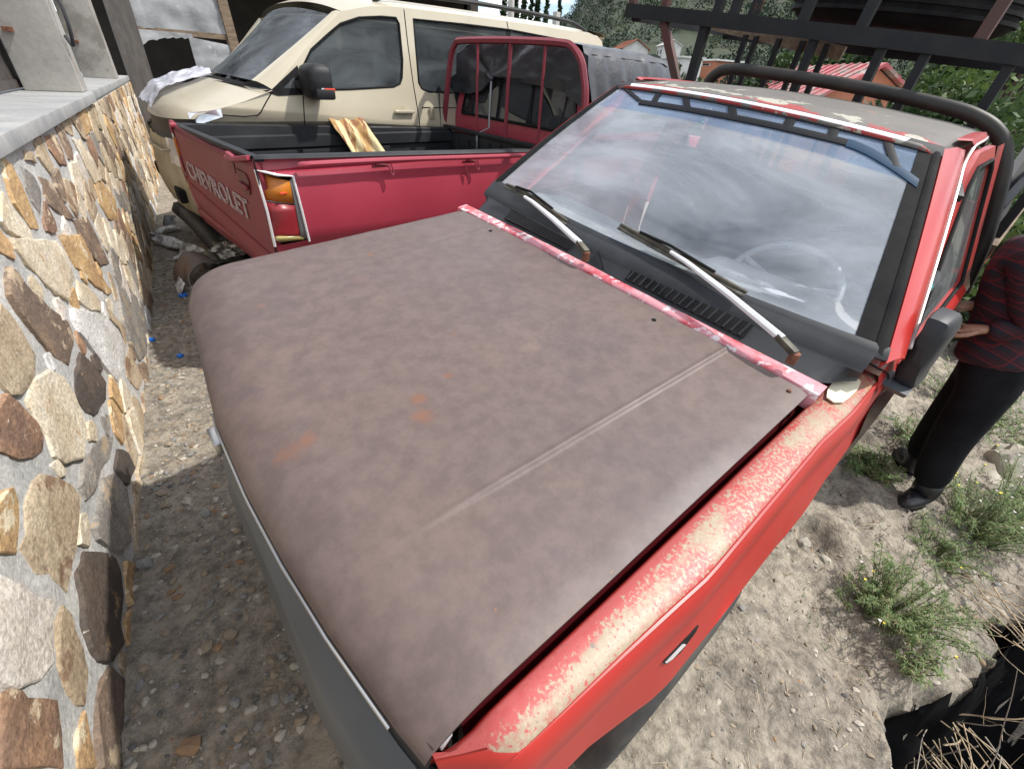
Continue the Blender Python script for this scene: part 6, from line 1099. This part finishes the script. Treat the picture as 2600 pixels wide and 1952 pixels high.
def qobj(name, vs_, m_, par):
    v = np.concatenate(vs_); n_ = len(v) // 4; me = bpy.data.meshes.new(name); me.vertices.add(len(v)); me.vertices.foreach_set('co', v.astype(np.float32).ravel()); me.loops.add(n_ * 4); me.loops.foreach_set('vertex_index', np.arange(n_ * 4, dtype=np.int32)); me.polygons.add(n_); me.polygons.foreach_set('loop_start', np.arange(0, n_ * 4, 4, dtype=np.int32)); me.update(calc_edges=True); me.materials.append(m_)
    o = bpy.data.objects.new(name, me); COL.objects.link(o)
    if par is not None: o.parent = par
    return o
woods = [[], [], []]
HOUSES_AT = [(-35, -27, 7), (-88, -64, 9), (-105, -66, 9), (-68, -41, 9), (-74, -42, 9)]
for i in range(3600):
    yaw = rng.uniform(-182, -118); r = 46 * (440 / 46) ** (rng.uniform(0, 1) ** .8); x, y = r * math.cos(math.radians(yaw)), r * math.sin(math.radians(yaw))
    if r < 150 and nz(x, y, 0, .035) < .0: continue
    if any((x * .96 - a) ** 2 + (y * .96 - b_) ** 2 < c_ * c_ for a, b_, c_ in HOUSES_AT): continue
    s = rng.uniform(0.9, 2.0) * (1 + r / 420); z = hill_z(r, yaw) + s * .7; k = int(rng.choice(3, p=[.55, .33, .12])); woods[k].append(quads((x, y, z), 80, s, s * .15, .85))
FAR = [mat('far_leaf_' + n_, c_, 0.8, 0, d_, 1.0) for n_, c_, d_ in (('dark', (0.022, 0.040, 0.022), (0.017, 0.032, 0.019)), ('mid', (0.034, 0.058, 0.026), (0.026, 0.047, 0.024)), ('light', (0.055, 0.084, 0.032), (0.044, 0.070, 0.028)))]  # distance haze put into the leaf colours, darker and bluer
for k in range(3): tag(qobj('woodland', woods[k], FAR[k], None), None, None, None, 'stuff')
def tree(name, label, base, h, rad, ncl, nleaf, leaf, seed, mix=(.4, .4, .2), crown_z=.62, flat=.85, group=None):
    r_ = np.random.default_rng(seed); t_ = thing(name, label, 'tree', base, group=group); tr_ = G(); top = Vector((r_.normal(0, .05) * h, r_.normal(0, .05) * h, h * .8))
    tr_.tube(smoothpath([(0, 0, -.3), (0.01 * h, 0, h * .25), tuple(top * .6), tuple(top)], 4), [h * .030 * (1 - .85 * k / 12) for k in range(13)], 8); ls = [[], [], []]
    for i in range(ncl):
        d = r_.normal(size=3); d /= np.linalg.norm(d); c_ = np.array([top.x * .7, top.y * .7, h * crown_z]) + d * rad * r_.uniform(.35, .95) * np.array([1, 1, flat]); s0 = top * r_.uniform(.4, .9); tr_.tube([s0, s0.lerp(Vector(c_), .5) + Vector((0, 0, .04 * h)), Vector(c_)], [h * .010, h * .006, h * .002], 5)
        ls[int(r_.choice(3, p=mix))].append(quads(c_, nleaf, rad * r_.uniform(.22, .42), leaf, .8))
    obj('trunk', tr_, BARK, t_)
    for k in range(3):
        if ls[k]: qobj('crown', ls[k], TL[k], t_)
    return t_
tree('broadleaf_tree', 'leafy tree close behind the pickup rack at the right edge of the picture', (-7.3, -.05, -1.4), 3.9, 1.25, 46, 210, .055, 1, (.3, .45, .25), .60)
tree('broadleaf_tree', 'tall pale green tree at the top right corner beyond the tyre', (-10.3, .0, -1.9), 5.6, 1.35, 40, 170, .06, 2, (.2, .45, .35), .66)
tree('broadleaf_tree', 'dark green tree left of the right-hand trees, over the terracotta house', (-12.4, .35, -2.6), 4.2, 1.3, 40, 170, .075, 3, (.55, .35, .1), .60)
tree('shrub', 'bright green shrub at the right edge just above the person\'s shoulder', (-4.9, .85, -.75), 1.75, .62, 26, 170, .035, 4, (.15, .45, .4), .62)
tree('shrub', 'low green bush between the pickup\'s planks and the person at the right edge', (-4.3, 1.25, -.6), 1.0, .50, 22, 150, .032, 14, (.25, .5, .25), .6)
tree('round_tree', 'round dark green tree behind the black tarp bundle', (-28.2, -18.3, -4.0), 7.6, 1.45, 34, 150, .16, 5, (.6, .35, .05), .80)
tree('broadleaf_tree', 'mid green tree seen under the left end of the black rack beam', (-21.8, -12.4, -4.2), 6.6, 1.25, 30, 130, .13, 6, (.35, .45, .2), .80)
tree('broadleaf_tree', 'broad green tree seen between the rack uprights left of the pink roofed house', (-25.5, -10.0, -4.2), 7.6, 1.9, 34, 140, .15, 7, (.4, .45, .15), .76)
tree('broadleaf_tree', 'green tree on the slope left of the white bus-like shed', (-33, -22.0, -3.5), 6.4, 1.7, 30, 130, .18, 8, (.45, .4, .15), .72)
tree('broadleaf_tree', 'dark tree behind the tyre on the slope', (-37, -10.5, -3.0), 9.0, 2.8, 36, 130, .22, 9, (.6, .3, .1), .66)
for k, (yw_, d_, h_) in enumerate(((-131.8, 120, 13), (-132.6, 125, 15), (-133.3, 130, 12), (-134.0, 128, 14), (-134.9, 135, 13), (-136.2, 140, 12), (-130.6, 118, 13))):
    x, y = d_ * math.cos(math.radians(yw_)), d_ * math.sin(math.radians(yw_)); t_ = thing('pine_tree', 'slim dark pine standing on the skyline behind the van roof', 'tree', (x, y, hill_z(d_, yw_) - .3), group='pines on the skyline behind the van'); obj('trunk', G().tube([(0, 0, 0), (.1, 0, h_)], [.16, .04], 6), BARK, t_)
    vs_ = [quads((rng.normal(0, .15), rng.normal(0, .15), h_ * f), 46, 1.25 * (1.12 - f), .42, .7) for f in np.linspace(.30, 1, 16)]; qobj('crown', vs_, TL[0], t_)
WHW = mat('white_house_wall', (0.70, 0.69, 0.66), 0.85, 0, (0.58, 0.57, 0.54), 1.0); TERRA = mat('terracotta_roof_tile', (0.36, 0.13, 0.07), 0.85, 0, (0.24, 0.09, 0.055), 1.2, bump=0.6, bs=4, bdist=0.05); TERW = mat('terracotta_plaster', (0.48, 0.20, 0.12), 0.85, 0, (0.40, 0.165, 0.10), 1.0)
PINKR = mat('weathered_red_roof_sheet', (0.46, 0.11, 0.12), 0.7, 0, (0.30, 0.24, 0.21), 1.6, (0.42, 0.6), patches=(((0.48, 0.40, 0.36), 3.0, 0.58, 0.05),)); PANE = mat('dark_house_pane', (0.02, 0.025, 0.03), 0.1)
def house(name, label, c, yaw, w, d, h, rh, wallm, roofm, nw=3, oh=.4, flatroof=False):
    t_ = thing(name, label, 'house', c, (0, 0, yaw)); obj('wall', G().box((0, 0, h / 2 - 1.0), (w, d, h + 2.0)), wallm, t_, smooth=False)
    if flatroof: obj('roof', G().box((0, 0, h + .1), (w + oh * 2, d + oh * 2, .2)), roofm, t_, smooth=False)
    else:
        obj('gable', G().prism([(-w / 2, -d / 2 + .01, h), (-w / 2, d / 2 - .01, h), (-w / 2, 0, h + rh - .08)], (w, 0, 0)), wallm, t_, smooth=False)
        for sg in (1, -1):
            r_ = obj('roof', G().prism([(-w / 2 - oh, 0, h + rh), (w / 2 + oh, 0, h + rh), (w / 2 + oh, sg * (d / 2 + oh), h - oh * rh / (d / 2)), (-w / 2 - oh, sg * (d / 2 + oh), h - oh * rh / (d / 2))], (0, 0, .12)), roofm, t_, smooth=False)
            for k in range(int((w + 2 * oh) / .5)):
                x = -w / 2 - oh + .25 + k * .5; obj('tile_row', G().bar((x, 0, h + rh + .15), (x, sg * (d / 2 + oh), h - oh * rh / (d / 2) + .13), .10, .025), roofm, r_, smooth=False)
    for k in range(nw):
        x = (k + .5) * w / nw - w / 2
        for sg in (1, -1):
            w_ = obj('window', G().box((x, sg * (d / 2 + .02), h * .55), (w / nw * .42, .06, h * .32)), WHW, t_, smooth=False); obj('pane', G().box((x, sg * (d / 2 + .055), h * .55), (w / nw * .34, .03, h * .26)), PANE, w_, smooth=False)
    return t_
house('tiled_house', 'low building with an orange tiled roof just right of the van\'s rear', (-36.5, -29.5, -.2), .65, 8, 5, 2.4, 1.2, TERW, TERRA, 2, .5)
house('white_house', 'white two storey house with a red roof on the hillside above the black tarp', (-88.5, -65, 4.6), .95, 6.5, 5, 3.2, 1.3, WHW, TERRA, 4, .4)
house('white_house', 'smaller white house at the left edge of the rack beam, on the hillside', (-106, -67.5, 7.0), .9, 4, 4, 2.6, .9, WHW, WHW, 2, .3)
house('white_shed', 'long white shed with a row of dark windows, framed by the two left rack posts', (-68.5, -41.0, 3.2), 1.05, 5.5, 3, 2.1, .0, WHW, WHW, 5, .3, True)
house('open_shed', 'low shed with a flat white roof on the slope, right of the long white shed', (-74.5, -40.2, 4.4), 1.15, 8.5, 4, .9, .0, TERW, WHW, 2, .4, True)
house('gabled_house', 'large terracotta house with a faded red sheet roof behind the roll bar', (-24.6, -7.7, -2.0), .84, 7.2, 6.4, 2.9, 1.75, TERW, PINKR, 2, .30)
house('red_roof_house', 'small white house with a red roof above the terracotta house', (-57.8, -11.6, -.6), 1.3, 4.5, 4, 2.3, .8, WHW, mat('bright_red_roof', (.42, .06, .05), .7), 2, .4)
house('white_hut', 'tiny white hut among the trees behind the rack uprights', (-84.0, -26.0, 5.0), 1.1, 3, 3, 2.0, .0, WHW, WHW, 1, .3, True)
CONC = mat('grey_concrete_post', (.42, .41, .39), .9)
tag(obj('utility_pole', G().tube([(-15.9, -18.4, -1), (-15.9, -18.4, 9)], [.17, .13], 10), CONC), 'grey concrete utility pole rising behind the van roof', 'pole'); tag(obj('concrete_post', G().box((-11.5, -11.3, 1.45), (.16, .16, 3.7)), CONC, smooth=False), 'short concrete post standing right of the utility pole behind the van', 'post')
t_ = thing('porch', 'open porch with pale posts behind the van roof', 'porch', (-11.8, -17.2, -.5), (0, 0, .9)); obj('porch_roof', G().box((0, -1, 5.0), (9.4, 3.2, .15)), TERRA, t_, smooth=False); obj('low_wall', G().box((0, .1, .6), (9, .15, 2.2)), WHW, t_, smooth=False)
for k in range(6): obj('porch_post', G().box((-4 + 1.6 * k, 0, 2.4), (.16, .16, 5)), WHW, t_, smooth=False)
bpy.context.view_layer.update()
